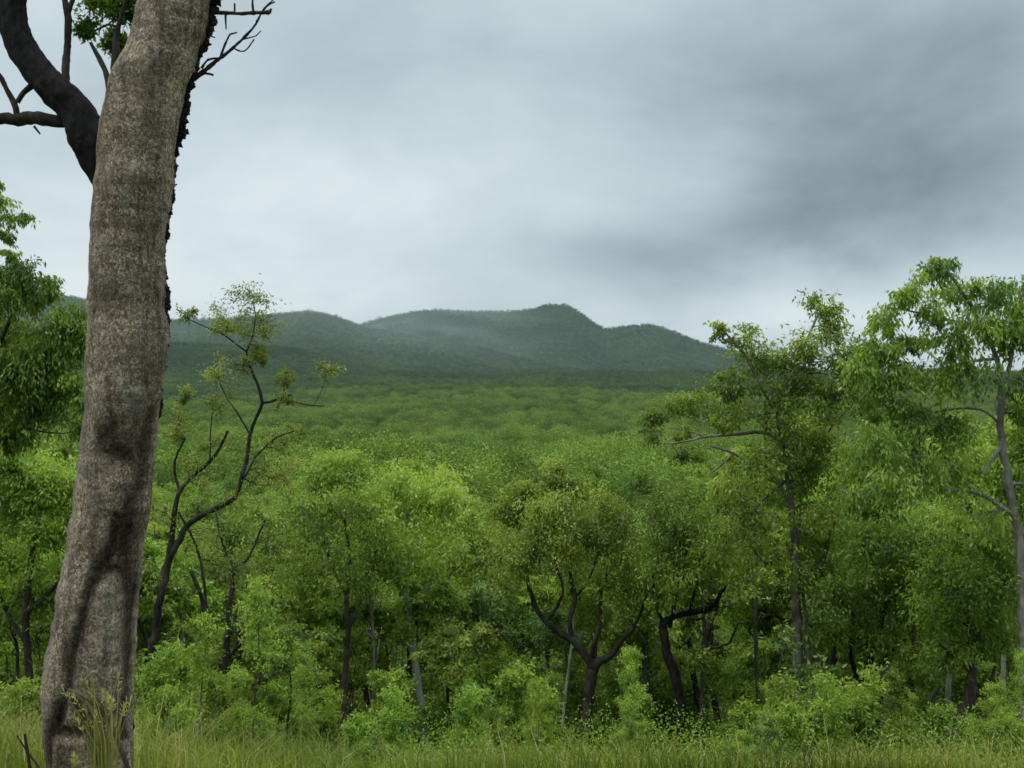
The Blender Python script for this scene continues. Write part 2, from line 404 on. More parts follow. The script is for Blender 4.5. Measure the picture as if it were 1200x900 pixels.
# ------------------------------------------------------------------ aerial haze and left rain veil painted into far materials as emission, no volume
def paint_haze(mat, dens=1 / 10500., col=(.19, .285, .31), veil=(.42, .54, .58)):
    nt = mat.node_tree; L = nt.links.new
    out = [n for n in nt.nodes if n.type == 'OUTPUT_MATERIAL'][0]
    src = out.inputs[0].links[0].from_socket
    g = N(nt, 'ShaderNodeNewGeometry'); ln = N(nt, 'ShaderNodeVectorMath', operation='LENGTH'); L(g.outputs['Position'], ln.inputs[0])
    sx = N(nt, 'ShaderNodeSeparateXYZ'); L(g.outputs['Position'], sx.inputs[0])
    # rain veil: extra painted mist by world position, left half of the far range
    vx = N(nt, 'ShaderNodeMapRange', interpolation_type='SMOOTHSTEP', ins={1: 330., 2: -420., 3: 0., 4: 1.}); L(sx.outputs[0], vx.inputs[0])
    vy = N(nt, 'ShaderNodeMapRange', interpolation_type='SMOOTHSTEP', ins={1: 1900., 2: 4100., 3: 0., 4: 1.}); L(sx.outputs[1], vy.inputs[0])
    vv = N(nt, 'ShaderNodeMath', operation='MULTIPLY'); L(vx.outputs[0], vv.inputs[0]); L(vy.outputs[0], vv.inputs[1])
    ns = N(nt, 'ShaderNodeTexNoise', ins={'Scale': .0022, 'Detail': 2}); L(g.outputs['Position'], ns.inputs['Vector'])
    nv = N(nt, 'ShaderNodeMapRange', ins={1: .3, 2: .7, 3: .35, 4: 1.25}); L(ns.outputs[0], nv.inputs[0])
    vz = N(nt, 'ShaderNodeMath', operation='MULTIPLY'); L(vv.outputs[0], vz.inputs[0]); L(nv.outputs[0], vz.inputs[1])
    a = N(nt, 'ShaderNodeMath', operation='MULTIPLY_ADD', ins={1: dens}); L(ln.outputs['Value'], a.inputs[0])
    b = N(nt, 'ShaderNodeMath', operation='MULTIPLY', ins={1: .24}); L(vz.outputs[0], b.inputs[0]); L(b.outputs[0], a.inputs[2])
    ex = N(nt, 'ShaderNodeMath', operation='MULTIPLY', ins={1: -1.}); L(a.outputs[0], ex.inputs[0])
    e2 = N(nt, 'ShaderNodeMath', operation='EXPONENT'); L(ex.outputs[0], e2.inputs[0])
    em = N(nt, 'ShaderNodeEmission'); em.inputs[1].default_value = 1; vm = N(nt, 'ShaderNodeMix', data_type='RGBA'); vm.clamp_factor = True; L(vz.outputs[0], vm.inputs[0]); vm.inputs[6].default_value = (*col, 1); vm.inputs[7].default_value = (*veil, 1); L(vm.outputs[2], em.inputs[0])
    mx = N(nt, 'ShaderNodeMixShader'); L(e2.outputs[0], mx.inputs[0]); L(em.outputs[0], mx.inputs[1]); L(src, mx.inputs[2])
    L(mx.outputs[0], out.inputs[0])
M['ridge_leaf'] = leaf_mat('ridge_canopy', (.026, .052, .012), (.120, .180, .031), (.27, .35, .066), trans=.2, rough=.8, spec=.05)
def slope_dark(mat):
    # canopy colour darkens with distance along Y, broken up by noise
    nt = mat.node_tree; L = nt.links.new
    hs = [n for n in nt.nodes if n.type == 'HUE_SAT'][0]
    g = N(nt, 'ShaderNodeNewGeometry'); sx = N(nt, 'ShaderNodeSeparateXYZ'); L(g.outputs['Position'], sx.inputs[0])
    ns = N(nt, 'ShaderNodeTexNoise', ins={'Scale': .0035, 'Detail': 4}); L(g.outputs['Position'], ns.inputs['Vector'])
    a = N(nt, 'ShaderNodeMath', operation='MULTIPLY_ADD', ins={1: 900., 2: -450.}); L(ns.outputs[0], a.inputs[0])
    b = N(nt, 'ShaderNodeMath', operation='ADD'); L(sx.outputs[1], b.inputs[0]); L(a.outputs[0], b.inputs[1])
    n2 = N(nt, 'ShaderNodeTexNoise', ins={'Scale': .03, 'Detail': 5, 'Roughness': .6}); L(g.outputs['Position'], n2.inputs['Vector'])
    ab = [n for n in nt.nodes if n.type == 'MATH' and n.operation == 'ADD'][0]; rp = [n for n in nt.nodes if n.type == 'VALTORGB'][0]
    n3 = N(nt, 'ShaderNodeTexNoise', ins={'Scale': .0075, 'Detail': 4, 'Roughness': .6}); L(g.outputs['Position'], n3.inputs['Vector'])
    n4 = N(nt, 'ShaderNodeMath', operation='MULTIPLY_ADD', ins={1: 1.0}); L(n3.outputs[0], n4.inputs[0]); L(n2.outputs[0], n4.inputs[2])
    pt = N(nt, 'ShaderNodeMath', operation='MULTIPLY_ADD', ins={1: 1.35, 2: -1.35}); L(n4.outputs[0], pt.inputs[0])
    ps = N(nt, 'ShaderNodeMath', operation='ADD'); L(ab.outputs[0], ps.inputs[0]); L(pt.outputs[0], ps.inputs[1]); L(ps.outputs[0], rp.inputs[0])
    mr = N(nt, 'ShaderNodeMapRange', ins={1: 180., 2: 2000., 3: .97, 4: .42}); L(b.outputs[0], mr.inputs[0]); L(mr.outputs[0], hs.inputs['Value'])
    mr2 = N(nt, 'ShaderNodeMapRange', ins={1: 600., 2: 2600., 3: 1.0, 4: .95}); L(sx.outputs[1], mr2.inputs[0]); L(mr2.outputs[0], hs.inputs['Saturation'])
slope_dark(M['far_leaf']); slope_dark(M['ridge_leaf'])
paint_haze(M['far_leaf']); paint_haze(M['hills']); paint_haze(M['ridge_leaf'])

# ------------------------------------------------------------------ terrain sheets
def sheet(name, y0, y1, ny, nx, m):
    if y0 < 0:
        ys = np.concatenate([np.linspace(y0, 0, 20, endpoint=False), np.linspace(0, 40, 120, endpoint=False), np.geomspace(40, y1, ny - 140)])
    else: ys = np.geomspace(y0, y1, ny)
    u = np.linspace(-1, 1, nx)
    X = u[None] * (70 + .95 * np.maximum(ys, 0))[:, None]; Y = np.repeat(ys[:, None], nx, 1)
    Z = ground(X, Y)
    v = np.stack([X, Y, Z], -1).reshape(-1, 3)
    i = np.arange(len(ys) - 1)[:, None] * nx; j = np.arange(nx - 1)[None]
    f = np.stack([i + j, i + j + 1, i + nx + j + 1, i + nx + j], -1).reshape(-1, 4)
    me = mesh_from(name, v, f); me.materials.append(M[m])
    o = bpy.data.objects.new(name, me); COL.objects.link(o); o['kind'] = 'structure'
    return o
sheet('ground', -120, 900, 360, 260, 'ground')
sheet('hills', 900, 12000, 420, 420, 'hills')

# ------------------------------------------------------------------ the big foreground gum
HY = 5.5
def build_hero():
    prof = np.array([(-140, 200, 296), (-60, 182, 272), (0, 165, 247), (50, 152, 236), (100, 130, 218), (140, 120, 210), (200, 115, 203), (250, 110, 197), (300, 106, 191),
                     (350, 105, 193), (400, 105, 195), (450, 104, 189), (500, 100, 183), (550, 95, 177), (600, 87, 173), (650, 78, 165),
                     (700, 70, 161), (750, 62, 157), (800, 56, 154), (840, 55, 152), (870, 57, 152), (900, 58, 153), (950, 48, 160)], float)
    root = thing('gum_tree', 'large leaning gum tree with mottled grey brown bark filling the left foreground', 'tree', (P(105, 900, HY)[0], HY, G(-2.33, HY)))
    ys = np.arange(-140, 950, 1.25); seg = 200
    l = _herm(ys, prof[:, 0], prof[:, 1]); r = _herm(ys, prof[:, 0], prof[:, 2])
    l += 1.6 * fbm(ys, ys * 0, 1/24., 3, 3.) ; r += 1.6 * fbm(ys, ys * 0, 1/20., 3, 8.)
    c = (l + r) / 2; hw = (r - l) / 2
    th = np.linspace(0, 2 * np.pi, seg, endpoint=False)
    # creases in the trunk face: (x, y, half width px, depth px)
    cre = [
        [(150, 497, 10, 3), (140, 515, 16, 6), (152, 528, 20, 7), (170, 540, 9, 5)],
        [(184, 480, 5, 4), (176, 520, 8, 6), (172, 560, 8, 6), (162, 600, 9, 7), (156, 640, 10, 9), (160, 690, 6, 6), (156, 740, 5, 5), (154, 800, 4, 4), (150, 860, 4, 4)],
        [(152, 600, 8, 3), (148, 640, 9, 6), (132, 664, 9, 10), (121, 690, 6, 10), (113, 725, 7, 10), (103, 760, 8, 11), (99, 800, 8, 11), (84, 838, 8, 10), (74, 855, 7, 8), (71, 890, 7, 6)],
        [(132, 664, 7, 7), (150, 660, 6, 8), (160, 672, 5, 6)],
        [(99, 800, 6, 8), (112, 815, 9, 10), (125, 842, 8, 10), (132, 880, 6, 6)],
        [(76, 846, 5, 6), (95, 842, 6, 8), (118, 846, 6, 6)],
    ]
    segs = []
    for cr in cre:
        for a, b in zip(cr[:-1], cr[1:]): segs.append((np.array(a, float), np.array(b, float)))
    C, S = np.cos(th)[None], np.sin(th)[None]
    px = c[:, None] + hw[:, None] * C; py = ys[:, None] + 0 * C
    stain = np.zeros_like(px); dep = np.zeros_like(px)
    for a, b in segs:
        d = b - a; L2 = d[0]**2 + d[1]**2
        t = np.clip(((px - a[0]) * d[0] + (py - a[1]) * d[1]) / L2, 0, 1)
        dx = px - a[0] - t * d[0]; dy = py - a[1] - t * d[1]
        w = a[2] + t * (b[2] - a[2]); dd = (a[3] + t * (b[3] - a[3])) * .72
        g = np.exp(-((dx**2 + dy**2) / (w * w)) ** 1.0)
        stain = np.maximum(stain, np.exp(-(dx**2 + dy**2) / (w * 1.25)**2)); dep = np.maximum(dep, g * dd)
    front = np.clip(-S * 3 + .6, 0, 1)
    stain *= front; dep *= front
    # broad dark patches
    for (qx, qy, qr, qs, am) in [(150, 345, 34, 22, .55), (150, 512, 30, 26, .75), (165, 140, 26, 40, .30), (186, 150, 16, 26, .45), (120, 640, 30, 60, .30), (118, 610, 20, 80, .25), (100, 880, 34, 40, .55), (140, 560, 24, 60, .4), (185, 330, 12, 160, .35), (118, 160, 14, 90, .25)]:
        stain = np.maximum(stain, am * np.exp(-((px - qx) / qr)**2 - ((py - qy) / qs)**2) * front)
    tt = np.broadcast_to(th[None], px.shape)
    n1 = fbm(tt * 6 / np.pi * 1.0, py, 1/1.0 * .9, 1) * 0
    nn = np.empty(px.shape)
    cw = hw[:, None] / F * HY
    lx = cw * C; ly = cw * S; lz = py / F * HY
    for i in range(px.shape[0]):
        for j in range(0, seg):
            nn[i, j] = noise.noise(Vector((lx[i, j] * 9, ly[i, j] * 9, lz[i, 0] * 6)))
    stain = np.clip(stain + nn * .25 * (stain > .08), 0, 1)
    hwd = hw[:, None] - dep + nn * 1.6
    # the wood bulges between the folds low on the trunk
    hwd += 4.5 * np.exp(-((px - 138) / 15)**2 - ((py - 730) / 60)**2) * front
    hwd += 2.5 * np.exp(-((px - 68) / 18)**2 - ((py - 800) / 45)**2) * front
    hwd += 4.0 * np.exp(-((px - 152) / 30)**2 - ((py - 470) / 26)**2) * front
    Xw = np.empty(px.shape + (3,))
    for i, yv in enumerate(ys):
        o = P(c[i], yv, HY); k = HY / F
        Xw[i, :, 0] = o[0] + hwd[i] * C[0] * k
        Xw[i, :, 1] = HY + hwd[i] * S[0] * k
        Xw[i, :, 2] = o[2]
    mb = MB(); n = len(ys)
    i = np.arange(n - 1)[:, None] * seg; j = np.arange(seg)[None]; k = (j + 1) % seg
    mb.add(Xw.reshape(-1, 3), np.stack([i + j, i + seg + j, i + seg + k, i + k], -1).reshape(-1, 4))
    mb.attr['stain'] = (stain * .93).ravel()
    bloom = np.clip(.55 * np.exp(-((px - l[:, None]) / 14)**2) + .25 * nn, 0, .6) * (py > 420) + np.clip(nn, 0, 1) * .35
    mb.attr['bloom'] = np.clip(bloom, 0, .6).ravel() * (1 - stain.ravel())
    mb.build('trunk', 'hero_bark', root)
    # flaking dark bark down the right side
    fb = MB()
    sp = np.array([(-140, 292, 9), (-60, 266, 9), (0, 244, 9), (40, 235, 10), (70, 226, 9), (100, 216, 7), (140, 210, 8), (158, 208, 7), (175, 203, 4), (220, 199, 5), (260, 194, 5), (280, 191, 6), (300, 188, 4), (330, 191, 4.5), (380, 193, 4),
                   (420, 189, 5), (460, 185, 5), (500, 179, 5), (540, 174, 4), (600, 168, 4), (650, 161, 4), (700, 158, 3.5), (760, 155, 3.5), (820, 152, 3), (860, 151, 3)], float)
    yy = np.arange(-140, 860, 1.2)
    sx = _herm(yy, sp[:, 0], sp[:, 1]); sr = _herm(yy, sp[:, 0], sp[:, 2]) * (1 + .35 * fbm(yy, yy * 0, 1/9., 3, 4.))
    pts = np.array([P(a, b, HY + .06) for a, b in zip(sx, yy)])
    pts[:, 0] += .012 * fbm(yy, yy * 0, 1/14., 3, 1.)
    fb.tube(pts, np.maximum(sr, 1.2) / F * HY, 12, .16)
    for q in range(1500):
        a = rng.uniform(-140, 860); rr = np.interp(a, yy, sr); x = np.interp(a, yy, sx)
        if rr < 2: continue
        if rng.random() < np.clip((a - 150) / 320, 0, 1.): continue
        b = P(x + rr * rng.uniform(.0, 1.05), a, HY + .06 + rng.uniform(-.05, .02))
        s = rng.uniform(.004, .013) * (1.15 if a < 180 else .6)
        fr = rng.normal(size=(4, 3)) * s * .35
        base = np.array([[-1, 0, -1.4], [1, 0, -1.1], [1, 0, 1.2], [-1, 0, 1]]) * s
        v1 = b + base + fr; v2 = v1 + np.array([0, .012, 0]) + rng.normal(size=(4, 3)) * s * .2
        fb.add(np.vstack([v1, v2]), [[0, 1, 2, 3], [4, 7, 6, 5], [0, 4, 5, 1], [1, 5, 6, 2], [2, 6, 7, 3], [3, 7, 4, 0]])
    fb.build('flaking_bark', 'bark_black', root, smooth=False)
    # dark limbs
    D = HY + .22
    lb = [
        [(134, 235, 20), (118, 200, 34), (104, 165, 42), (90, 132, 39), (68, 108, 38), (45, 84, 35), (26, 58, 33), (16, 28, 32), (14, 0, 31), (24, -40, 28), (40, -90, 22)],
        [(14, 40, 22), (2, 20, 20), (-12, -10, 18), (-30, -40, 15)],
    ]
    s1 = MB()
    for ln in lb:
        s = spline(pix_line(ln, D), .009); k0 = s1.n; s1.tube(s[:, :3], s[:, 3], 40)
        V = s1.v[-1].reshape(len(s), 40, 3); cc = V.mean(1, keepdims=True); nz = np.empty((len(s), 40))
        for a in range(len(s)):
            for b in range(40):
                q = b / 40 * 6.283; w_ = Vector((math.cos(q) * 2.2, math.sin(q) * 2.2, a * .055)); nz[a, b] = noise.noise(w_) * .16 + noise.noise(w_ * 2.7) * .09 + noise.noise(w_ * 6) * .04
        s1.v[-1] = (cc + (V - cc) * (1 + nz[..., None])).reshape(-1, 3)
    s1.build('limb', 'bark_black', root)
    s2 = MB()
    for ln in [[(95, 143, 14), (80, 144, 13), (60, 141, 15), (40, 138, 16), (20, 140, 14), (0, 139, 14), (-30, 146, 12), (-80, 150, 9)],
               [(20, 134, 7), (17, 122, 7), (8, 105, 6), (0, 90, 6), (-14, 72, 5)], [(20, 120, 6), (28, 108, 6), (38, 100, 8)], [(40, 148, 3), (47, 157, 2)], [(98, 182, 4), (90, 180, 3), (86, 176, 2)]]:
        s = spline(pix_line(ln, D + .03), .02); s2.tube(s[:, :3], s[:, 3], 10, .07)
    s2.build('limb', 'bark_dark', root)
    s3 = MB()
    for ln in [[(77, 100, 9), (77, 78, 9), (79, 50, 8), (80, 22, 9), (76, 0, 7), (72, -30, 5)], [(80, 14, 6), (86, -4, 5), (92, -30, 4)],
               [(128, 104, 8), (125, 88, 7), (116, 68, 6), (106, 50, 4)], [(133, 100, 9), (134, 80, 9), (136, 62, 10), (136, 42, 7), (142, 20, 5), (150, -10, 4)]]:
        s = spline(pix_line(ln, D + .05), .02); s3.tube(s[:, :3], s[:, 3], 8, .08)
    s3.build('dead_branch', 'bark_dark', root)
    s4 = MB()
    tw = [[(222, 96, 7), (236, 86, 5.5), (250, 74, 4.5), (266, 62, 3.5), (284, 46, 3), (300, 28, 2.5), (308, 12, 2), (320, 0, 1.6)],
          [(228, 92, 4), (240, 86, 3), (250, 88, 2.5)], [(236, 80, 3.5), (244, 70, 2.5), (256, 68, 2)], [(258, 68, 3), (263, 54, 2.5), (270, 40, 2), (278, 38, 1.5)], [(272, 56, 2), (286, 60, 1.8), (298, 46, 1.5)],
          [(246, 15, 5), (262, 15, 4.5), (280, 16, 4), (300, 15, 4), (316, 14, 5), (318, 10, 2)], [(264, 15, 2.5), (265, 34, 2)], [(275, 15, 2), (275, 4, 2)], [(297, 14, 3), (296, 0, 2.5), (300, -16, 2)], [(300, 26, 2), (312, 8, 2), (322, 2, 2)],
          [(240, 40, 2.5), (252, 44, 1.5)], [(284, 46, 2), (300, 42, 1.4), (306, 36, 1.2)]]
    for ln in tw:
        s = spline(pix_line(ln, HY + .1), .015); s4.tube(s[:, :3], s[:, 3] * rng.uniform(.85, 1.25, len(s)), 7, .1)
    s4.build('dead_branch', 'bark_dark', root)
    wood = MB(); crown = MB()
    bl = [(P(x, y, HY + .5), (rx, rx, ry), dn) for x, y, rx, ry, dn in [(150, 6, .15, .11, 1.4), (136, 48, .07, .07, .8), (118, -6, .12, .1, 1.0), (100, 34, .07, .07, .5), (160, -40, .3, .2, 1.6), (60, -90, .5, .25, 2), (0, -120, .5, .25, 2)]]
    sk = spline(pix_line([(136, 42, 7), (142, 20, 5), (150, -10, 4), (150, -60, 4), (60, -110, 5)], HY + .3), .05)
    grow(wood, crown, sk, bl, leaf=(.045, .015), twigs=5, per_twig=5, subs=12, droop=.4, tint0=.42)
    wood.build('twigs', 'bark_dark', root); crown.build('crown', 'leaf_deep', root, smooth=False)
build_hero()

# ------------------------------------------------------------------ trees traced one by one
T = pix_tree
# thin crooked tree right of the big trunk
T('gum_tree', 'crooked thin tree with dark stem and sparse crown just right of the big trunk', 'tree', 15,
  [[(176, 893, 22), (178, 800, 17), (184, 730, 15), (192, 680, 13), (206, 640, 12), (224, 612, 10.5), (252, 597, 9), (276, 582, 8), (283, 560, 7.5), (290, 535, 7), (292, 512, 6.5), (300, 490, 6), (307, 472, 6), (302, 450, 5), (293, 430, 4.5), (289, 412, 3.5), (296, 395, 3), (299, 370, 2), (296, 352, 1.5)],
   [(192, 675, 13), (200, 640, 11), (205, 600, 9), (209, 580, 8), (222, 562, 7), (246, 540, 6), (258, 524, 5), (267, 505, 4)], [(212, 577, 5), (204, 552, 5), (208, 530, 4), (217, 514, 3)],
   [(307, 472, 5), (318, 471, 5), (332, 465, 4), (342, 463, 3)], [(332, 466, 3), (356, 474, 3), (380, 476, 2)], [(286, 560, 4), (300, 535, 4), (325, 512, 3), (345, 505, 2)], [(294, 512, 3), (282, 490, 3), (268, 470, 2), (258, 450, 2)],
   [(209, 600, 4), (230, 640, 5), (240, 690, 5), (244, 740, 5)][::-1], [(289, 412, 3), (262, 392, 3), (238, 382, 2), (217, 372, 2)], [(246, 540, 3), (247, 500, 2), (250, 470, 2)]],
  [(296, 350, 28, 12, .30), (270, 376, 26, 12, .34), (308, 376, 26, 12, .34), (290, 388, 30, 12, .28), (300, 400, 16, 14, .25), (230, 560, 26, 26, .34), (300, 560, 30, 24, .34), (265, 580, 30, 20, .3), (205, 480, 16, 20, .25), (330, 550, 24, 22, .4), (210, 620, 30, 24, .5), (250, 650, 34, 28, .6), (262, 385, 10, 14, .3), (217, 368, 12, 8, .25), (256, 436, 20, 14, .35), (284, 425, 12, 12, .25), (302, 420, 9, 9, .3), (336, 442, 14, 10, .3), (381, 436, 15, 8, .3), (218, 462, 10, 8, .2), (330, 470, 12, 8, .2), (260, 470, 16, 14, .25), (345, 505, 16, 12, .25), (215, 510, 14, 14, .35), (250, 520, 18, 12, .25), (322, 520, 14, 14, .25)],
  'bark_dark', 'leaf_rust', slim=.84, puff=1.35, leaf=(.058, .019), twigs=4, per_twig=7, subs=17, droop=.25, tint0=.5, wobble=.02, br=.010)
T('gum_tree', 'slim dark forked tree behind the crooked tree, reddish dead leaves at its foot', 'tree', 20,
  [[(268, 835, 10), (266, 770, 9), (268, 720, 8), (272, 690, 7), (275, 665, 6), (290, 655, 4), (310, 610, 3)], [(275, 665, 5), (262, 640, 4), (255, 612, 3), (252, 590, 2)], [(243, 745, 6), (236, 700, 6), (224, 670, 5)], [(268, 770, 5), (290, 745, 4), (320, 720, 3)], [(268, 800, 4), (243, 745, 5)]],
  [(300, 630, 40, 25, .8), (255, 640, 30, 25, .5), (310, 600, 30, 25, .5), (300, 720, 30, 25, .6), (330, 690, 30, 30, .7)], 'bark_dark', 'leaf_olive', leaf=(.10, .03), twigs=6, per_twig=8)
T('gum_tree', 'slim straight grey brown tree with a scorched foot left of the bare white trunk', 'tree', 21,
  [[(404, 892, 15), (404, 850, 12), (405, 790, 9), (408, 740, 8), (406, 700, 7), (410, 660, 6), (404, 610, 4)], [(408, 740, 4), (425, 700, 4), (440, 660, 3)], [(406, 700, 4), (388, 660, 4), (375, 620, 3)]],
  [(405, 600, 45, 25, 1), (370, 610, 35, 25, .8), (440, 630, 35, 30, .9), (400, 660, 50, 30, .8), (365, 670, 35, 30, .7)], 'bark_brown', 'leaf_fresh', leaf=(.11, .034))
T('white_gum', 'leaning white barked trunk standing bare against the green thicket', 'tree', 23,
  [[(500, 893, 11), (497, 860, 11), (493, 820, 11), (487, 785, 11), (482, 748, 12), (479, 715, 9), (474, 680, 7), (470, 640, 5), (476, 600, 4)], [(479, 715, 5), (500, 690, 4), (520, 660, 3)], [(474, 680, 4), (455, 650, 4), (445, 610, 3)]],
  [(480, 575, 42, 25, 1.2), (445, 600, 35, 28, 1), (515, 590, 32, 24, 1), (500, 640, 48, 30, .9), (455, 660, 35, 28, .8), (520, 680, 30, 25, .6)], 'bark_pale', 'leaf_fresh', leaf=(.12, .036), tint0=.6)
T('gum_tree', 'dark tree forking low into a wide bowl of branches at centre right', 'tree', 21,
  [[(687, 893, 19), (687, 850, 17), (690, 820, 15), (694, 790, 17), (700, 777, 14), (716, 768, 10), (728, 752, 7), (742, 738, 5)],
   [(696, 785, 13), (684, 765, 12), (668, 748, 11), (650, 738, 9), (634, 722, 8), (624, 700, 7), (618, 678, 5), (622, 650, 4)], [(692, 780, 9), (696, 755, 7), (703, 730, 6), (704, 700, 5), (712, 670, 4)], [(670, 750, 8), (668, 725, 7), (674, 700, 6), (668, 670, 5), (672, 640, 4)],
   [(640, 728, 5), (652, 712, 5), (660, 690, 4), (650, 660, 3)], [(742, 738, 4), (752, 715, 4), (760, 690, 3)], [(674, 700, 4), (690, 680, 3), (700, 650, 3)]],
  [(625, 625, 38, 32, 1.1), (672, 600, 45, 28, 1.2), (720, 640, 40, 30, 1.1), (660, 655, 45, 28, 1), (600, 660, 30, 26, .7), (745, 680, 34, 26, .7), (700, 690, 40, 18, .5), (700, 610, 45, 32, 1)], 'bark_dark', 'leaf_olive', leaf=(.10, .032), tint0=.56)
T('gum_tree', 'slender pale grey trunk between the bowl shaped tree and the dark hooked tree', 'tree', 24,
  [[(751, 892, 13), (752, 850, 12), (757, 810, 11), (757, 780, 10), (756, 745, 9), (756, 715, 8), (760, 680, 6), (757, 640, 4)], [(756, 745, 4), (740, 715, 3), (730, 690, 3)], [(760, 690, 4), (780, 660, 3)]],
  [(760, 620, 40, 28, 1.1), (735, 650, 30, 28, .8), (790, 640, 36, 28, .9), (765, 675, 35, 20, .7)], 'bark_grey', 'leaf_fresh', leaf=(.11, .034))
T('gum_tree', 'dark hooked tree whose thick limb bends out level to the right', 'tree', 20,
  [[(797, 893, 15), (799, 860, 15), (796, 820, 14), (792, 795, 16), (784, 770, 14), (778, 745, 13), (778, 730, 12), (790, 722, 10), (808, 718, 9), (824, 715, 10), (838, 708, 8), (845, 695, 5), (856, 680, 4)],
   [(785, 735, 6), (792, 700, 5), (800, 670, 4), (806, 640, 3)], [(808, 718, 5), (815, 690, 4), (826, 660, 4), (822, 630, 3)], [(778, 732, 6), (768, 705, 5), (764, 675, 4)]],
  [(800, 610, 50, 32, 1.3), (840, 640, 38, 30, 1.1), (770, 650, 36, 28, 1), (850, 670, 26, 20, .6), (810, 670, 42, 24, 1), (780, 700, 30, 14, .4)], 'bark_black', 'leaf_olive', leaf=(.10, .032), tint0=.56)
T('gum_tree', 'thin grey sapling trunk right of the dark hooked tree', 'tree', 24,
  [[(822, 885, 7), (822, 830, 7), (824, 790, 6), (826, 750, 6), (824, 700, 4), (830, 650, 3)]], [(835, 660, 30, 28, .8), (815, 690, 26, 24, .6), (850, 700, 24, 20, .5)], 'bark_grey', 'leaf_fresh')
T('gum_tree', 'tall tree with dead grey limbs reaching left and a pointed crown against the cloud', 'tree', 19,
  [[(935, 893, 17), (937, 800, 15), (934, 720, 14), (933, 665, 14), (931, 630, 12), (927, 590, 10), (924, 560, 9), (918, 525, 7), (912, 490, 6), (920, 450, 5), (940, 410, 4), (958, 370, 3)],
   [(933, 668, 8), (948, 668, 8), (962, 662, 7), (968, 645, 6), (972, 625, 4), (985, 600, 3)], [(912, 490, 5), (890, 450, 4), (872, 415, 3), (850, 390, 3)], [(926, 580, 5), (950, 540, 4), (975, 500, 3)], [(924, 560, 4), (890, 590, 4), (870, 620, 3)], [(931, 640, 5), (900, 660, 4), (880, 640, 3)]],
  [(1000, 425, 28, 22, .8), (1005, 465, 30, 24, .8), (962, 362, 18, 20, .9), (955, 402, 30, 24, 1.1), (980, 385, 14, 22, .6), (935, 430, 30, 22, .9), (862, 392, 26, 14, .55), (838, 386, 14, 10, .4), (880, 425, 30, 22, .9), (852, 450, 24, 22, .8), (905, 455, 32, 24, 1), (925, 490, 34, 26, 1), (955, 455, 30, 22, .9), (968, 480, 30, 28, 1), (850, 490, 22, 16, .5), (965, 530, 42, 30, 1.1), (960, 580, 42, 28, 1), (890, 600, 32, 22, .8), (860, 630, 32, 24, .8), (940, 520, 40, 26, 1), (900, 540, 34, 24, .8), (930, 560, 36, 26, 1), (985, 440, 26, 20, .8), (890, 480, 30, 22, .8), (915, 420, 24, 20, .7), (860, 570, 30, 22, .7), (920, 640, 40, 24, 1), (950, 690, 40, 24, .9), (945, 620, 36, 22, .7), (990, 610, 34, 24, .8), (880, 670, 36, 24, .8)],
  'bark_grey', 'leaf_deep', leaf=(.11, .036), tint0=.46, twigs=5, per_twig=8)
T('dead_limb_tree', 'leaning tree with bare grey sticks spreading left below the pointed crown', 'tree', 19.6,
  [[(952, 893, 8), (950, 800, 7), (944, 720, 6), (934, 650, 5), (924, 595, 5), (910, 562, 5), (890, 546, 4.5), (872, 538, 4), (852, 528, 4), (832, 522, 3)],
   [(918, 520, 5), (906, 511, 7), (890, 506, 6), (872, 508, 5), (850, 510, 4), (826, 512, 4), (800, 518, 3), (778, 520, 2)], [(934, 650, 4), (938, 590, 4), (932, 545, 4), (918, 520, 5)], [(898, 508, 4), (898, 490, 3), (896, 470, 2)], [(860, 532, 3), (845, 545, 3), (830, 556, 2)], [(872, 538, 3), (880, 560, 3), (888, 566, 2)], [(850, 510, 3), (838, 500, 2), (826, 496, 1.5)], [(826, 512, 3), (810, 506, 2), (790, 502, 1.5)]],
  [(800, 472, 26, 12, .7), (772, 500, 22, 20, .8), (822, 470, 26, 14, .7), (800, 508, 20, 10, .4), (795, 530, 16, 10, .3), (820, 540, 18, 10, .25), (850, 480, 24, 14, .5)], 'dead_wood', 'leaf_fresh', leaf=(.10, .032), twigs=6, per_twig=8)
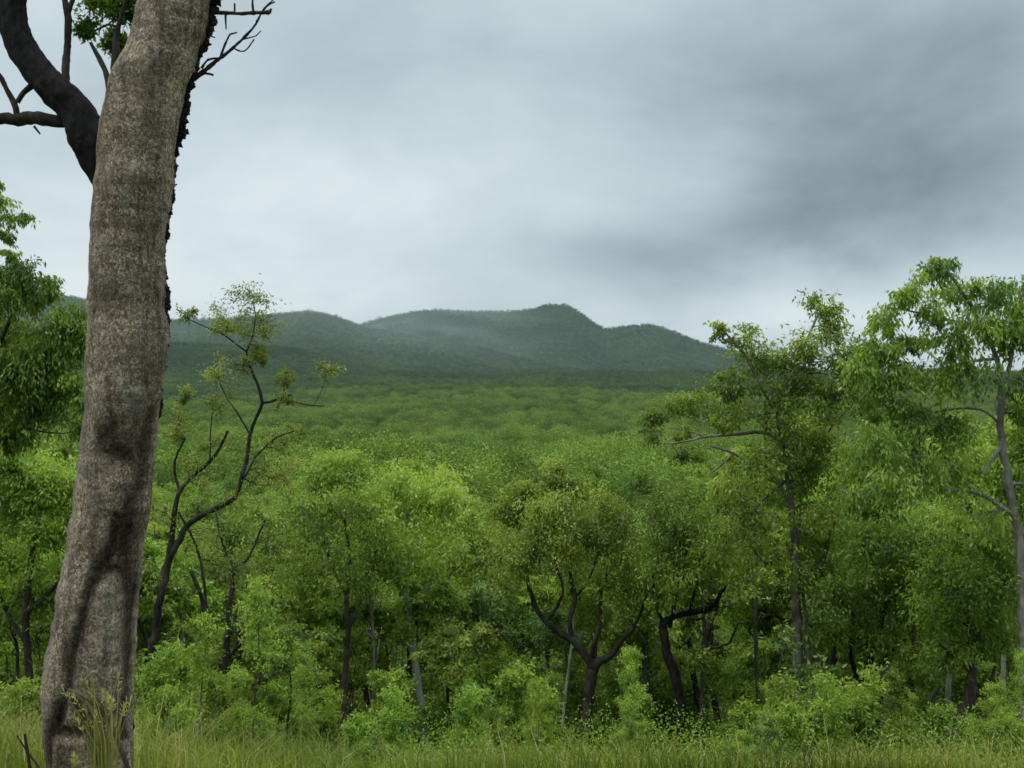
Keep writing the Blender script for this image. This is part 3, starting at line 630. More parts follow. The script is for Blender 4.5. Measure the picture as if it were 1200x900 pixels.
# right-hand giant
T('gum_tree', 'tallest right hand gum with pale trunk at the picture edge and drooping crown', 'tree', 16,
  [[(1206, 895, 22), (1204, 840, 20), (1202, 760, 17), (1200, 700, 15), (1196, 650, 14), (1190, 605, 12), (1181, 560, 12), (1175, 520, 11), (1172, 490, 10), (1174, 455, 9), (1168, 420, 7), (1150, 380, 6), (1130, 345, 5), (1108, 315, 4)],
   [(1176, 460, 6), (1185, 420, 6), (1190, 380, 5), (1200, 340, 4)], [(1190, 605, 7), (1165, 588, 7), (1140, 576, 6), (1110, 573, 5), (1080, 572, 4), (1050, 570, 3)], [(1175, 520, 6), (1150, 560, 4)][::-1], [(1168, 420, 5), (1130, 425, 5), (1100, 440, 4), (1075, 460, 3)], [(1150, 380, 4), (1110, 375, 4), (1070, 365, 3), (1040, 360, 3)],
   [(1140, 576, 4), (1120, 550, 3), (1105, 530, 3)], [(1175, 500, 5), (1150, 480, 4), (1110, 480, 4), (1060, 490, 3)], [(1196, 650, 6), (1230, 600, 6), (1250, 540, 5)]],
  [(1040, 430, 28, 20, .9), (1015, 400, 22, 16, .6), (1045, 395, 24, 16, .6), (1105, 312, 24, 16, .7), (1072, 332, 22, 16, .6), (1045, 352, 24, 18, .75), (1120, 340, 26, 20, .85), (1090, 365, 24, 18, .55), (1032, 372, 16, 14, .5), (1160, 335, 26, 18, .8), (1195, 345, 26, 22, 1.), (1140, 375, 28, 24, .9), (1180, 385, 28, 24, .9), (1210, 385, 30, 30, 1.1), (1110, 400, 26, 20, .7), (1075, 400, 20, 14, .4),
   (1150, 430, 30, 18, .7), (1200, 440, 28, 24, .8), (1030, 405, 26, 14, .6), (1010, 430, 26, 16, .7), (1060, 425, 30, 14, .6), (1100, 440, 32, 20, .9), (1085, 480, 42, 24, 1.1), (1040, 470, 34, 20, .9), (1125, 500, 34, 26, .9), (1060, 520, 46, 28, 1.2), (1015, 520, 34, 26, .9), (1105, 545, 42, 26, 1.), (1050, 560, 44, 24, 1.), (1010, 570, 34, 24, .8), (1200, 480, 18, 18, .5), (1215, 560, 26, 40, .8), (1140, 600, 36, 20, .7), (1240, 450, 30, 60, 1), (1250, 600, 40, 60, 1)],
  'bark_light', 'leaf_deep', leaf=(.115, .034), droop=1.1, hang=.9, twigs=5, per_twig=8, tint0=.5)
T('gum_tree', 'dense dark crowned tree below the long drooping branches at right', 'tree', 19,
  [[(1017, 893, 14), (1018, 850, 13), (1014, 825, 12), (1010, 800, 11), (1018, 780, 8), (1030, 740, 7), (1040, 700, 6)], [(1012, 808, 9), (1003, 790, 7), (996, 760, 6), (1000, 720, 5)], [(1014, 800, 7), (1024, 786, 8), (1040, 770, 5), (1060, 750, 4)], [(1018, 850, 5), (1030, 825, 4), (1036, 812, 4)]],
  [(1020, 640, 50, 34, 1.3), (1070, 670, 50, 32, 1.3), (1030, 700, 50, 30, 1.3), (985, 680, 36, 30, 1), (1090, 630, 44, 28, 1.1), (1080, 720, 44, 26, 1.1), (1000, 740, 34, 22, .8), (1050, 755, 40, 20, .8), (960, 650, 34, 30, .9)], 'bark_black', 'leaf_olive', leaf=(.10, .032), tint0=.42)
T('gum_tree', 'pale grey straight trunk just right of the black forked stem', 'tree', 23,
  [[(1036, 893, 14), (1036, 850, 13), (1037, 810, 12), (1038, 760, 10), (1042, 700, 8), (1040, 640, 5)]], [(1045, 640, 45, 30, 1), (1080, 690, 40, 30, .9), (1010, 670, 36, 30, .8)], 'bark_grey', 'leaf_deep', tint0=.4)
T('gum_tree', 'thin dark straight stem left of the black forked stem', 'tree', 23,
  [[(977, 885, 9), (978, 840, 9), (980, 800, 8), (978, 760, 6), (974, 700, 4)]], [(975, 700, 36, 30, .9), (955, 740, 32, 28, .8), (995, 720, 30, 28, .7)], 'bark_dark', 'leaf_grey')
T('gum_tree', 'thick grey trunk leaning right with a slim black stem beside it, bottom right', 'tree', 17,
  [[(1103, 893, 20), (1112, 875, 19), (1122, 855, 18), (1131, 830, 17), (1136, 810, 18), (1140, 780, 12), (1136, 740, 9), (1130, 700, 7)], [(1135, 850, 7), (1148, 842, 6), (1158, 836, 4), (1168, 832, 3)], [(1101, 885, 9), (1097, 860, 8), (1092, 835, 7), (1090, 818, 7), (1098, 806, 4)], [(1138, 810, 9), (1155, 816, 7), (1162, 800, 6), (1166, 780, 4)], [(1138, 790, 5), (1120, 770, 5), (1100, 755, 4)]],
  [(1120, 680, 46, 32, 1.2), (1160, 700, 40, 30, 1.), (1100, 720, 40, 28, 1.), (1150, 740, 40, 24, .9), (1175, 650, 34, 34, 1), (1110, 765, 34, 16, .5)], 'bark_brown', 'leaf_olive', leaf=(.10, .032), tint0=.45)
# left side
T('gum_tree', 'dense dark leaved tree with hanging foliage left of the big trunk', 'tree', 11,
  [[(-70, 893, 26), (-66, 760, 22), (-58, 640, 20), (-40, 540, 16), (-20, 460, 12), (0, 400, 8), (20, 360, 5)], [(-20, 460, 8), (20, 440, 7), (55, 410, 5), (80, 380, 3)], [(-40, 540, 8), (0, 520, 6), (40, 490, 4)], [(-20, 460, 7), (-40, 380, 6), (-50, 300, 5), (-40, 250, 4)]],
  [(15, 322, 26, 16, .9), (42, 336, 22, 14, .8), (0, 345, 30, 14, .9), (10, 296, 12, 6, .25), (8, 385, 30, 26, 1.2), (48, 395, 34, 28, 1.3), (85, 385, 24, 26, 1.), (25, 430, 36, 26, 1.2), (68, 430, 30, 26, 1.1), (5, 470, 30, 30, 1), (55, 470, 30, 22, .5), (90, 450, 18, 22, .5), (-30, 400, 40, 40, 1), (6, 240, 20, 18, .22), (32, 250, 14, 10, .2), (0, 205, 12, 12, .16), (5, 270, 14, 8, .2), (95, 500, 16, 14, .2), (15, 510, 20, 14, .4)],
  'bark_dark', 'leaf_deep', puff=1.15, leaf=(.070, .021), droop=1.3, hang=1.0, twigs=7, per_twig=10, tint0=.52, subs=10)
T('gum_tree', 'bright olive tree filling the gap below the hanging foliage, left of the big trunk', 'tree', 17,
  [[(30, 880, 14), (34, 800, 12), (30, 720, 10), (40, 640, 8), (50, 580, 5)], [(30, 720, 6), (70, 680, 5), (85, 630, 3)], [(34, 760, 6), (0, 700, 5), (-10, 640, 3)]],
  [(50, 560, 40, 28, 1.1), (15, 580, 34, 30, 1.), (85, 590, 28, 30, .9), (40, 620, 42, 30, 1.1), (0, 650, 34, 34, 1), (70, 670, 32, 34, 1), (30, 700, 44, 32, 1), (5, 540, 30, 20, .7)], 'bark_dark', 'leaf_fresh', leaf=(.10, .032), tint0=.5)
# bright crowns that close the near wood
T('gum_tree', 'tree with bright glossy crown rising left of centre above the thicket', 'tree', 29,
  [[(478, 870, 11), (480, 780, 9), (484, 700, 8), (480, 640, 6), (486, 590, 4)], [(484, 700, 5), (510, 640, 4), (530, 600, 3)], [(482, 720, 5), (450, 660, 4), (440, 620, 3)]],
  [(476, 558, 34, 18, 1.5), (505, 572, 32, 20, 1.4), (530, 592, 24, 18, 1.1), (460, 585, 34, 22, 1.2), (495, 610, 46, 26, 1.3), (440, 615, 32, 26, 1)], 'bark_grey', 'leaf_fresh', leaf=(.14, .045), tint0=.62)
T('gum_tree', 'yellow tinged leafy tree between the crooked tree and the bright glossy crown', 'tree', 31,
  [[(392, 860, 10), (392, 780, 9), (396, 700, 7), (394, 640, 5), (400, 580, 4)], [(396, 700, 5), (420, 640, 4), (430, 600, 3)], [(396, 690, 4), (365, 640, 4), (350, 610, 3)]],
  [(400, 545, 26, 16, 1.), (418, 560, 28, 20, 1.1), (380, 565, 28, 20, 1.1), (400, 590, 42, 24, 1.2), (355, 600, 32, 24, 1), (430, 610, 32, 26, 1)], 'bark_grey', 'leaf_fresh', leaf=(.13, .042), tint0=.55)
T('gum_tree', 'tree with a brownish green pointed top at the centre of the thicket', 'tree', 30,
  [[(640, 860, 9), (640, 760, 8), (644, 680, 7), (642, 620, 5), (648, 570, 3)], [(642, 640, 4), (610, 600, 3)], [(644, 660, 4), (670, 610, 3)]],
  [(650, 560, 18, 16, .8), (628, 572, 24, 18, 1.), (665, 580, 22, 18, .9), (610, 592, 30, 20, 1.), (650, 605, 36, 22, 1.), (585, 600, 26, 18, .8)], 'bark_brown', 'leaf_olive', leaf=(.13, .040), tint0=.58)
T('sapling', 'tiny open topped sapling poking above the thicket right of centre', 'sapling', 34,
  [[(698, 840, 5), (698, 760, 4), (697, 680, 3.5), (698, 610, 3), (699, 565, 2.2)]], [(700, 552, 11, 5, .5), (697, 566, 8, 5, .3), (700, 600, 10, 8, .3)], 'bark_dark', 'leaf_deep', leaf=(.13, .04), twigs=4, per_twig=6)

# ------------------------------------------------------------------ generic trees and shrubs of the wood
def gen_tree(H, spread, bark, leafm, nlimb=4, leaf=(.15, .05), dens=1., tint=.5, r0=None, twigs=7, per=9, fork=.4, droop=.7, name='gum_tree'):
    root = thing(name, 'x', 'tree', (0, 0, 0))
    r0 = r0 or H * .0125
    a = rng.uniform(0, 6.28); lean = rng.uniform(.02, .10) * H
    mid = np.array([math.cos(a) * lean, math.sin(a) * lean, H * fork])
    top = mid + np.array([rng.normal() * .05 * H, rng.normal() * .05 * H, H * (.86 - fork)])
    tr = spline([[0, 0, -.3, r0 * 1.5], [0, 0, .15, r0 * 1.15], [mid[0] * .35 + rng.normal() * .06, mid[1] * .35, H * fork * .5, r0 * .95], [*mid, r0 * .8], [*((mid + top) / 2 + rng.normal(size=3) * .03 * H), r0 * .5], [*top, r0 * .2]], .15)
    tk = MB(); tk.tube(tr[:, :3], tr[:, 3], 8, .06); sk = [tr]
    blobs = [(top, (spread * .26, spread * .26, H * .10), 1.0 * dens)]
    for k in range(nlimb):
        ang = a + k * 6.283 / nlimb + rng.normal() * .4
        hz = rng.uniform(fork * .85, .68); i = np.argmin(abs(tr[:, 2] - hz * H))
        out = spread * rng.uniform(.3, .52)
        e = tr[i, :3] + np.array([math.cos(ang) * out, math.sin(ang) * out, H * rng.uniform(.12, .24)])
        b = bez(tr[i, :3], e, -.10, tr[i, 3] * .62, tr[i, 3] * .2, 9, .07)
        tk.tube(b[:, :3], b[:, 3], 6, .06); sk.append(b)
        blobs.append((e, (spread * rng.uniform(.15, .28), spread * rng.uniform(.15, .28), H * rng.uniform(.05, .12)), dens))
        for q in range(2):
            blobs.append((e + np.array([rng.normal() * spread * .17, rng.normal() * spread * .17, H * rng.uniform(-.10, .13)]), (spread * .10, spread * .10, H * .05), dens * .4))
        if rng.random() < .7:
            e2 = tr[i, :3] * .4 + e * .6 + np.array([rng.normal() * .4, rng.normal() * .4, H * rng.uniform(.05, .16)])
            blobs.append((e2, (spread * .22, spread * .22, H * .08), dens * .8))
    for k in range(1):
        ang = rng.uniform(0, 6.28); hz = rng.uniform(.22, .50)
        blobs.append((np.array([math.cos(ang) * spread * .25, math.sin(ang) * spread * .25, H * hz]), (spread * .2, spread * .2, H * .08), dens * .7))
    wood = tk; crown = MB()
    grow(wood, crown, np.vstack(sk), blobs, leaf=leaf, twigs=twigs, per_twig=per, tint0=tint, droop=droop)
    tk.build('trunk', bark, root); crown.build('crown', leafm, root, smooth=False)
    root['H'] = H
    return root

TG = [('fresh', gen_tree(8.0, 4.2, 'bark_grey', 'leaf_fresh', 5, tint=.52)),
      ('olive', gen_tree(7.5, 4.6, 'bark_dark', 'leaf_olive', 5, tint=.50)),
      ('fresh', gen_tree(8.5, 3.6, 'bark_grey', 'leaf_fresh', 4, tint=.58, fork=.45)),
      ('deep', gen_tree(8.0, 4.4, 'bark_dark', 'leaf_deep', 5, tint=.52)),
      ('white', gen_tree(9.0, 3.5, 'bark_pale', 'leaf_fresh', 4, tint=.5, fork=.5)),
      ('grey', gen_tree(7.0, 3.8, 'bark_grey', 'leaf_grey', 5, tint=.45)),
      ('olive', gen_tree(7.8, 3.6, 'bark_black', 'leaf_olive', 4, tint=.60, fork=.5))]
LT = {'fresh': ('bright green leafy gum among the trees of the thicket beyond the near trunks', 'bright green gums of the thicket'),
      'olive': ('olive green gum with dark stem among the trees of the thicket', 'olive green gums of the thicket'),
      'deep': ('deep green gum with dark stem among the trees of the thicket', 'deep green gums of the thicket'),
      'white': ('white stemmed gum with fresh green crown among the trees of the thicket', 'white stemmed gums of the thicket'),
      'grey': ('grey green gum with grey stem among the trees of the thicket', 'grey green gums of the thicket')}
lim = np.array([(-300, 500), (0, 525), (100, 525), (190, 565), (260, 560), (330, 560), (380, 556), (430, 556), (470, 565), (540, 575), (580, 590), (640, 588), (700, 598), (760, 585), (840, 545), (900, 470), (1000, 440), (1200, 430), (1500, 400)], float)
placed = []
cnt = 0
used = set()
for tries in range(6000):
    if cnt >= 235: break
    Y = 24 + 106 * rng.random() ** 1.25
    hx = .56 * Y + 3
    X = rng.uniform(-hx, hx)
    md = 2.6 if Y < 50 else 3.6
    if any((X - a)**2 + (Y - b)**2 < md * md for a, b in placed): continue
    px = X / Y * F + 600
    py = np.interp(px, lim[:, 0], lim[:, 1]) + rng.uniform(0, 1) ** 1.5 * ((130 if px > 850 else 70) if Y < 60 else 25) - (6 if Y > 70 else 0)
    g = G(X, Y); zt = P(px, py, Y)[2]; need = zt - g
    w = [3, 2.2, 3, 1.6, 1.5, 1.0, 1.5]; k = rng.choice(7, p=np.array(w) / sum(w))
    kind, src = TG[k]
    sc = need / (src['H'] * 1.0)
    if sc < .45: continue
    sc = min(sc, 1.35)
    placed.append((X, Y)); cnt += 1
    wd = sc ** .6 * rng.uniform(.9, 1.12)
    if k not in used:
        used.add(k); o = src; o.location = (X, Y, g - .05); o.rotation_euler = (0, 0, rng.uniform(0, 6.28)); o.scale = (wd, wd, sc)
        o['label'], o['group'] = LT[kind]
    else:
        dup(src, (X, Y, g - .05), rng.uniform(0, 6.28), (wd, wd, sc), *LT[kind], tilt=(rng.normal() * .05, rng.normal() * .05))
KEEP = [(490, 23), (404, 21), (690, 21), (757, 24), (795, 20), (825, 20), (720, 21), (934, 19), (1017, 19), (1036, 23), (1125, 17), (977, 23), (267, 20), (822, 24), (650, 21)]
# slim poles between the bigger trees
PG = [gen_tree(6.5, 2.1, 'bark_light', 'leaf_fresh', 3, tint=.55, r0=.055, fork=.52, dens=.8, name='pole_gum'), gen_tree(6.0, 1.9, 'bark_dark', 'leaf_olive', 3, tint=.55, r0=.05, fork=.55, dens=.8, name='pole_gum'),
      gen_tree(6.8, 2.0, 'bark_pale', 'leaf_fresh', 3, tint=.58, r0=.045, fork=.58, dens=.8, name='pole_gum')]
LP = ['slim straight young gum with light grey trunk among the near trees', 'slim straight young gum with dark trunk among the near trees', 'slim straight young gum with whitish trunk among the near trees']
GP = ['light grey young gums', 'dark stemmed young gums', 'whitish young gums']
cnt = 0
for tries in range(2000):
    if cnt >= 62: break
    Y = 18.5 + 24 * rng.random(); X = rng.uniform(-.55, .55) * Y; px = X / Y * F + 600
    if any((X - a)**2 + (Y - b)**2 < 1.7 for a, b in placed): continue
    if any(abs(px - a) < 30 and Y < b + .4 for a, b in KEEP): continue
    g = G(X, Y); zt = P(px, np.interp(px, lim[:, 0], lim[:, 1]) + rng.uniform(15, 130), Y)[2]; sc = (zt - g) / 6.5
    if sc < .5: continue
    sc = min(sc, 1.3); k = cnt % 3 if cnt < 3 else rng.choice(3, p=[.45, .35, .2]); placed.append((X, Y)); wd = sc ** .5
    if cnt < 3: o = PG[k]; o.location = (X, Y, g); o.scale = (wd, wd, sc); o.rotation_euler = (0, 0, rng.uniform(0, 6.28)); o['label'] = LP[k]; o['group'] = GP[k]
    else: dup(PG[k], (X, Y, g), rng.uniform(0, 6.28), (wd, wd, sc), LP[k], GP[k], tilt=(rng.normal() * .05, rng.normal() * .05))
    cnt += 1
for o in PG: del o['H']
for _, s in TG: del s['H']

def gen_shrub(H, W, leafm, stems, leaf, dens, tint, bark='bark_brown', name='shrub', twigs=6, per=8, droop=.3):
    root = thing(name, 'x', name, (0, 0, 0)); tk = MB(); sk = []; bl = []
    for k in range(stems):
        a = rng.uniform(0, 6.28); o = rng.uniform(.15, .5) * W
        e = np.array([math.cos(a) * o, math.sin(a) * o, H * rng.uniform(.55, .95)])
        b = bez([rng.normal() * .04, rng.normal() * .04, -.1], e, .05, .018 + H * .004, .006, 10, .05)
        tk.tube(b[:, :3], b[:, 3], 5); sk.append(b)
        bl.append((e, (W * .26, W * .26, H * .16), dens)); bl.append((e * [.8, .8, .6], (W * .26, W * .26, H * .16), dens * .8))
    wood = tk; crown = MB(); grow(wood, crown, np.vstack(sk), bl, leaf=leaf, twigs=twigs, per_twig=per, tint0=tint, droop=droop, subs=4, br=.010)
    tk.build('stem', bark, root); crown.build('foliage', leafm, root, smooth=False)
    return root
def gen_sapling(H, W, leafm, leaf, tint, bark):
    root = thing('sapling', 'x', 'sapling', (0, 0, 0)); tk = MB(); bl = []
    t = spline([[0, 0, -.1, .04], [.05, .02, H * .3, .032], [rng.normal() * .12, rng.normal() * .12, H * .65, .022], [rng.normal() * .2, rng.normal() * .2, H * .97, .008]], .15)
    tk.tube(t[:, :3], t[:, 3], 6)
    for k in range(9):
        z = .15 + .8 * k / 8; a = k * 2.4; o = W * .5 * (1 - z * .75) * rng.uniform(.5, 1); i = np.argmin(abs(t[:, 2] - z * H))
        bl.append((t[i, :3] + [math.cos(a) * o, math.sin(a) * o, .1 * H], (W * .26, W * .26, H * .085), .8))
    crown = MB(); grow(tk, crown, t, bl, leaf=leaf, twigs=6, per_twig=7, tint0=tint, droop=.45, subs=5, br=.010)
    tk.build('trunk', bark, root); crown.build('crown', leafm, root, smooth=False); return root
SG = [('sap', gen_sapling(4.6, 2.2, 'leaf_fresh', (.14, .045), .55, 'bark_grey')), ('sapd', gen_sapling(4.0, 2.0, 'leaf_olive', (.13, .042), .5, 'bark_dark')), ('sap', gen_sapling(5.2, 2.0, 'leaf_fresh', (.13, .045), .6, 'bark_grey')),
      ('round', gen_shrub(2.2, 1.8, 'leaf_fresh', 5, (.13, .045), 1.1, .55)),
      ('tall', gen_shrub(3.4, 1.6, 'leaf_fresh', 4, (.14, .045), 1., .50)),
      ('deep', gen_shrub(2.0, 1.7, 'leaf_deep', 5, (.12, .045), 1.1, .55)),
      ('broad', gen_shrub(2.8, 1.7, 'leaf_grey', 4, (.17, .055), .45, .55, per=4)),
      ('yellow', gen_shrub(1.6, 1.5, 'leaf_olive', 5, (.10, .035), 1., .62))]
LS = {'sap': ('leafy sapling clothed in bright green leaves from foot to tip, under the gums', 'bright green leafy saplings under the gums'),
      'sapd': ('leafy sapling with olive green leaves and dark stem, under the gums', 'olive green leafy saplings under the gums'),
      'round': ('round bright green shrub in the understorey', 'round bright green shrubs of the understorey'),
      'tall': ('upright many stemmed bright green shrub under the gums', 'upright bright green shrubs under the gums'),
      'deep': ('low deep green shrub under the gums', 'low deep green shrubs under the gums'),
      'broad': ('shrub with broad grey green leaves under the gums', 'broad leaved grey green shrubs under the gums'),
      'yellow': ('small yellow green shrub standing in the grass', 'small yellow green shrubs in the grass')}
used = set(); cnt = 0; sp = []
for tries in range(5000):
    if cnt >= 210: break
    Y = 23.0 + 46 * rng.random() ** 1.4
    X = rng.uniform(-.56, .56) * Y
    if any((X - a)**2 + (Y - b)**2 < 1.1 for a, b in sp): continue
    px = X / Y * F + 600
    if any(abs(px - a) < 34 and Y < b + 1. for a, b in KEEP): continue
    sp.append((X, Y)); cnt += 1
    w = [3, 2, 2.4, 2, 2, 1.5, 1.2, 1.4]; k = rng.choice(8, p=np.array(w) / sum(w)); kind, src = SG[k]
    s = rng.uniform(.7, 1.25) * (np.clip((Y - 12) / 16, .42, 1) if 'sap' in kind else np.clip(Y / 26, .7, 1)); g = G(X, Y)
    if k not in used:
        used.add(k); o = src; o.location = (X, Y, g); o.rotation_euler = (0, 0, rng.uniform(0, 6.28)); o.scale = (s, s, s); o['label'], o['group'] = LS[kind]
    else: dup(src, (X, Y, g), rng.uniform(0, 6.28), (s * rng.uniform(.85, 1.2), s, s * rng.uniform(.85, 1.15)), *LS[kind])
cnt = 0
for tries in range(2000):
    if cnt >= 60: break
    Y = rng.uniform(11.5, 19.5); X = rng.uniform(-.54, .56) * Y; px = X / Y * F + 600
    if any((X - a)**2 + (Y - b)**2 < .5 for a, b in sp): continue
    if any(abs(px - a) < (30 if a in (490, 404, 690, 795) else 14) for a, b in KEEP if a != 650) or (px < 260 and rng.random() < .6): continue
    sp.append((X, Y)); cnt += 1; k = rng.choice(8, p=np.array([1.5, 1, 1.5, 2, 2, 1.5, 1, 2]) / 12.5); kind, src = SG[k]
    s = rng.uniform(.20, .42) * (.62 if 'sap' in kind else 1.) * (1 + (Y - 11) / 14)
    dup(src, (X, Y, G(X, Y)), rng.uniform(0, 6.28), (s, s, s * rng.uniform(.9, 1.3)), 'leafy seedling standing in the rough grass at the front of the thicket', 'seedlings in the rough grass')
# a few named ones that stand out
for px, Y, k, s, lab in [(955, 17.5, 6, .85, 'shrub with broad pale leaves below the dense dark crown at lower right'), (905, 16.5, 3, .62, 'bright green shrub at the bottom edge right of the dark hooked tree'),
                         (990, 15.5, 3, .7, 'leafy green shrub in front of the black forked stem'), (215, 15.2, 5, .8, 'dark glossy shrub at the foot of the crooked tree'),
                         (238, 13.5, 0, .42, 'leafy sapling hiding the lower stem of the crooked tree'), (300, 14.2, 2, .48, 'tall leafy sapling right of the crooked tree'), (206, 13.8, 4, .62, 'upright shrub against the foot of the crooked tree'),
                         (340, 15.0, 1, .55, 'olive sapling between the crooked tree and the scorched grey brown stem'), (590, 18.5, 4, .7, 'upright shrub in front of the thicket left of the bowl shaped tree'), (60, 19, 5, 1.2, 'dark green bush behind the grass, left of the big trunk')]:
    X = (px - 600) / F * Y; dup(SG[k][1], (X, Y, G(X, Y)), rng.uniform(0, 6.28), (s, s, s), lab)['group'] = ''
for o in COL.objects:
    if o.get('group') == '': del o['group']

# ------------------------------------------------------------------ grass and low undergrowth (uncountable)
def blades(n, yfun, hfun, wfun, xr=.60, clump=1.0):
    mb = MB()
    Y = yfun(n); X = rng.uniform(-xr, xr, n) * Y + rng.normal(size=n) * .3
    keep = (fbm(X, Y, .35, 2, 3.) * clump + rng.uniform(-.5, .5, n)) > np.interp(X / Y * F + 600, [0, 250, 450, 1200], [-.45, .05, .55, .65])
    X, Y = X[keep], Y[keep]; n = len(X)
    Z = ground(X, Y)
    h = hfun(X, Y) * rng.uniform(.35, 1.2, n) * (1 + .45 * vnoise(X, Y, .55) + .35 * vnoise(X, Y, 1.6)) * np.where(rng.random(n) < .03, 1.55, 1.); w = wfun(X, Y) * rng.uniform(.7, 1.3, n)
    a = rng.uniform(0, 6.28, n); s = np.stack([np.cos(a), np.sin(a), a * 0], 1)
    l = rng.normal(size=(n, 2)) * .36 + np.stack([vnoise(X, Y, .6, 3.), vnoise(X, Y, .6, 9.)], 1) * .3
    b = np.stack([X, Y, Z - .03], 1)
    t = np.clip(.42 + .38 * fbm(X, Y, .5, 2, 6.) + rng.normal(size=n) * .13 + (rng.random(n) < .10) * .5, 0, 1)
    p1 = b + np.stack([l[:, 0] * h * .25, l[:, 1] * h * .25, h * .55], 1); p2 = b + np.stack([l[:, 0] * h * 1.1, l[:, 1] * h * 1.1, h * .97], 1)
    v = np.stack([b - s * w[:, None] * .5, b + s * w[:, None] * .5, p1 + s * w[:, None] * .4, p1 - s * w[:, None] * .4, p2 + s * w[:, None] * .06, p2 - s * w[:, None] * .06], 1)
    k = np.arange(n)[:, None] * 6
    f = np.concatenate([k + [0, 1, 2, 3], k + [3, 2, 4, 5]])
    mb.add(v.reshape(-1, 3), f, np.repeat(t, 6) + np.tile([-.18, -.18, 0, 0, .12, .12], n))
    return mb
def hgrass(X, Y):
    px = X / Y * F + 600
    return np.where(px < 240, 1.0, .75) * np.clip(.55 + Y * .012, .5, .9) * np.interp(px, [-100, 150, 260, 400, 900, 1200], [.95, .9, .75, .62, .58, .6])
g = blades(150000, lambda n: 6.5 + 24 * rng.random(n) ** 1.1, hgrass, lambda X, Y: .006 + .0005 * Y)
o = g.build('grass', 'grass', None); o['label'] = 'tall yellow green grass along the foot of the slope'; o['category'] = 'grass'; o['kind'] = 'stuff'
g = MB(); n = 430000
Y = 9 + 120 * rng.random(n) ** 1.5; X = rng.uniform(-.58, .58, n) * Y
keep = fbm(X, Y, .4, 3, 2.) + rng.uniform(-.6, .6, n) > -.25; X, Y = X[keep], Y[keep]; n = len(X)
hh = (.25 + .75 * rng.random(n)) * (1.0 + .8 * vnoise(X, Y, .5, 4.)) * np.clip((Y - 6) / 11, .4, 2.1)
base = np.stack([X, Y, ground(X, Y) + hh * rng.random(n) ** .6], 1)
leaves(g, base, rng.normal(size=(n, 3)) + [0, 0, .35], .13 * rng.uniform(.7, 1.3, n) * np.clip(Y / 40, .3, 2.2), .055 * rng.uniform(.7, 1.3, n) * np.clip(Y / 40, .3, 2.2), np.clip(.5 + .25 * fbm(X, Y, .6, 2, 8.) + rng.normal(size=n) * .12, 0, 1))
o = g.build('undergrowth', 'leaf_fresh', None, smooth=False); o['label'] = 'low leafy undergrowth between the stems of the thicket'; o['category'] = 'undergrowth'; o['kind'] = 'stuff'

# grass tuft and stick against the big trunk
def tuft(px, Y, n, h, lab, mat='grass', spread=.06, lean=0., tint=.65):
    x = (px - 600) / F * Y; z = G(x, Y); root = thing('grass_tuft', lab, 'grass', (x, Y, z)); mb = MB(); hd = MB()
    for i in range(n):
        hgt = h * rng.uniform(.55, 1.1); a = rng.uniform(0, 6.28); q = rng.uniform(.05, .30) * hgt
        b = np.array([x + rng.normal() * spread, Y + rng.normal() * spread * .6, z - .02])
        e = b + [math.cos(a) * q + lean * hgt, math.sin(a) * q * .6 - .03, hgt]; m = b + [(e[0] - b[0]) * .25, (e[1] - b[1]) * .25, hgt * .6]
        s = rng.normal(size=3); s[2] = 0; s /= np.linalg.norm(s); w = rng.uniform(.0025, .005)
        mb.add(np.array([b - s * w, b + s * w, m + s * w * .8, m - s * w * .8, e + s * w * .2, e - s * w * .2]), [[0, 1, 2, 3], [3, 2, 4, 5]], np.full(6, np.clip(tint + rng.normal() * .15, 0, 1)))
        if i % 3 == 0:
            k = 14; tt = rng.uniform(.55, 1, (k, 1)); p = m * (1 - tt) + e * tt
            leaves(hd, p, rng.normal(size=(k, 3)) * .5 + [0, 0, .9], np.full(k, .03), np.full(k, .007), np.clip(rng.normal(.85, .1, k), 0, 1))
    mb.build('blades', mat, root); hd.build('seed_heads', mat, root, smooth=False)
tuft(128, 5.1, 46, .62, 'yellow seeding grass tuft standing right in front of the big trunk', lean=-.10, spread=.03, tint=.7)
tuft(30, 5.6, 60, .42, 'low green grass tuft at the bottom left corner', spread=.14, tint=.55)
tuft(88, 5.0, 26, .22, 'short grass tuft at the foot of the big trunk', spread=.05, tint=.4)
tuft(185, 6.4, 40, .40, 'low grass tuft just right of the foot of the big trunk', spread=.12, tint=.5)
st = MB(); s = spline(pix_line([(152, 905, 5), (140, 872, 5), (128, 846, 5), (112, 826, 5), (95, 814, 4), (80, 808, 3)], 5.12), .015); st.tube(s[:, :3], s[:, 3], 7, .1)
s = spline(pix_line([(128, 846, 3), (121, 828, 2.5), (108, 812, 2)], 5.12), .015); st.tube(s[:, :3], s[:, 3], 6, .1)
o = st.build('dead_stick', 'bark_brown', None); o['label'] = 'curved dead stick leaning across the foot of the big trunk'; o['category'] = 'stick'
st = MB()
for ln in [[(36, 905, 4), (32, 880, 4), (29, 860, 3)], [(46, 900, 2.5), (26, 872, 2), (20, 862, 1.5)]]:
    s = spline(pix_line(ln, 5.4), .015); st.tube(s[:, :3], s[:, 3], 6, .1)
o = st.build('dead_stick', 'bark_brown', None); o['label'] = 'short brown stick in the grass at the bottom left corner'; o['category'] = 'stick'

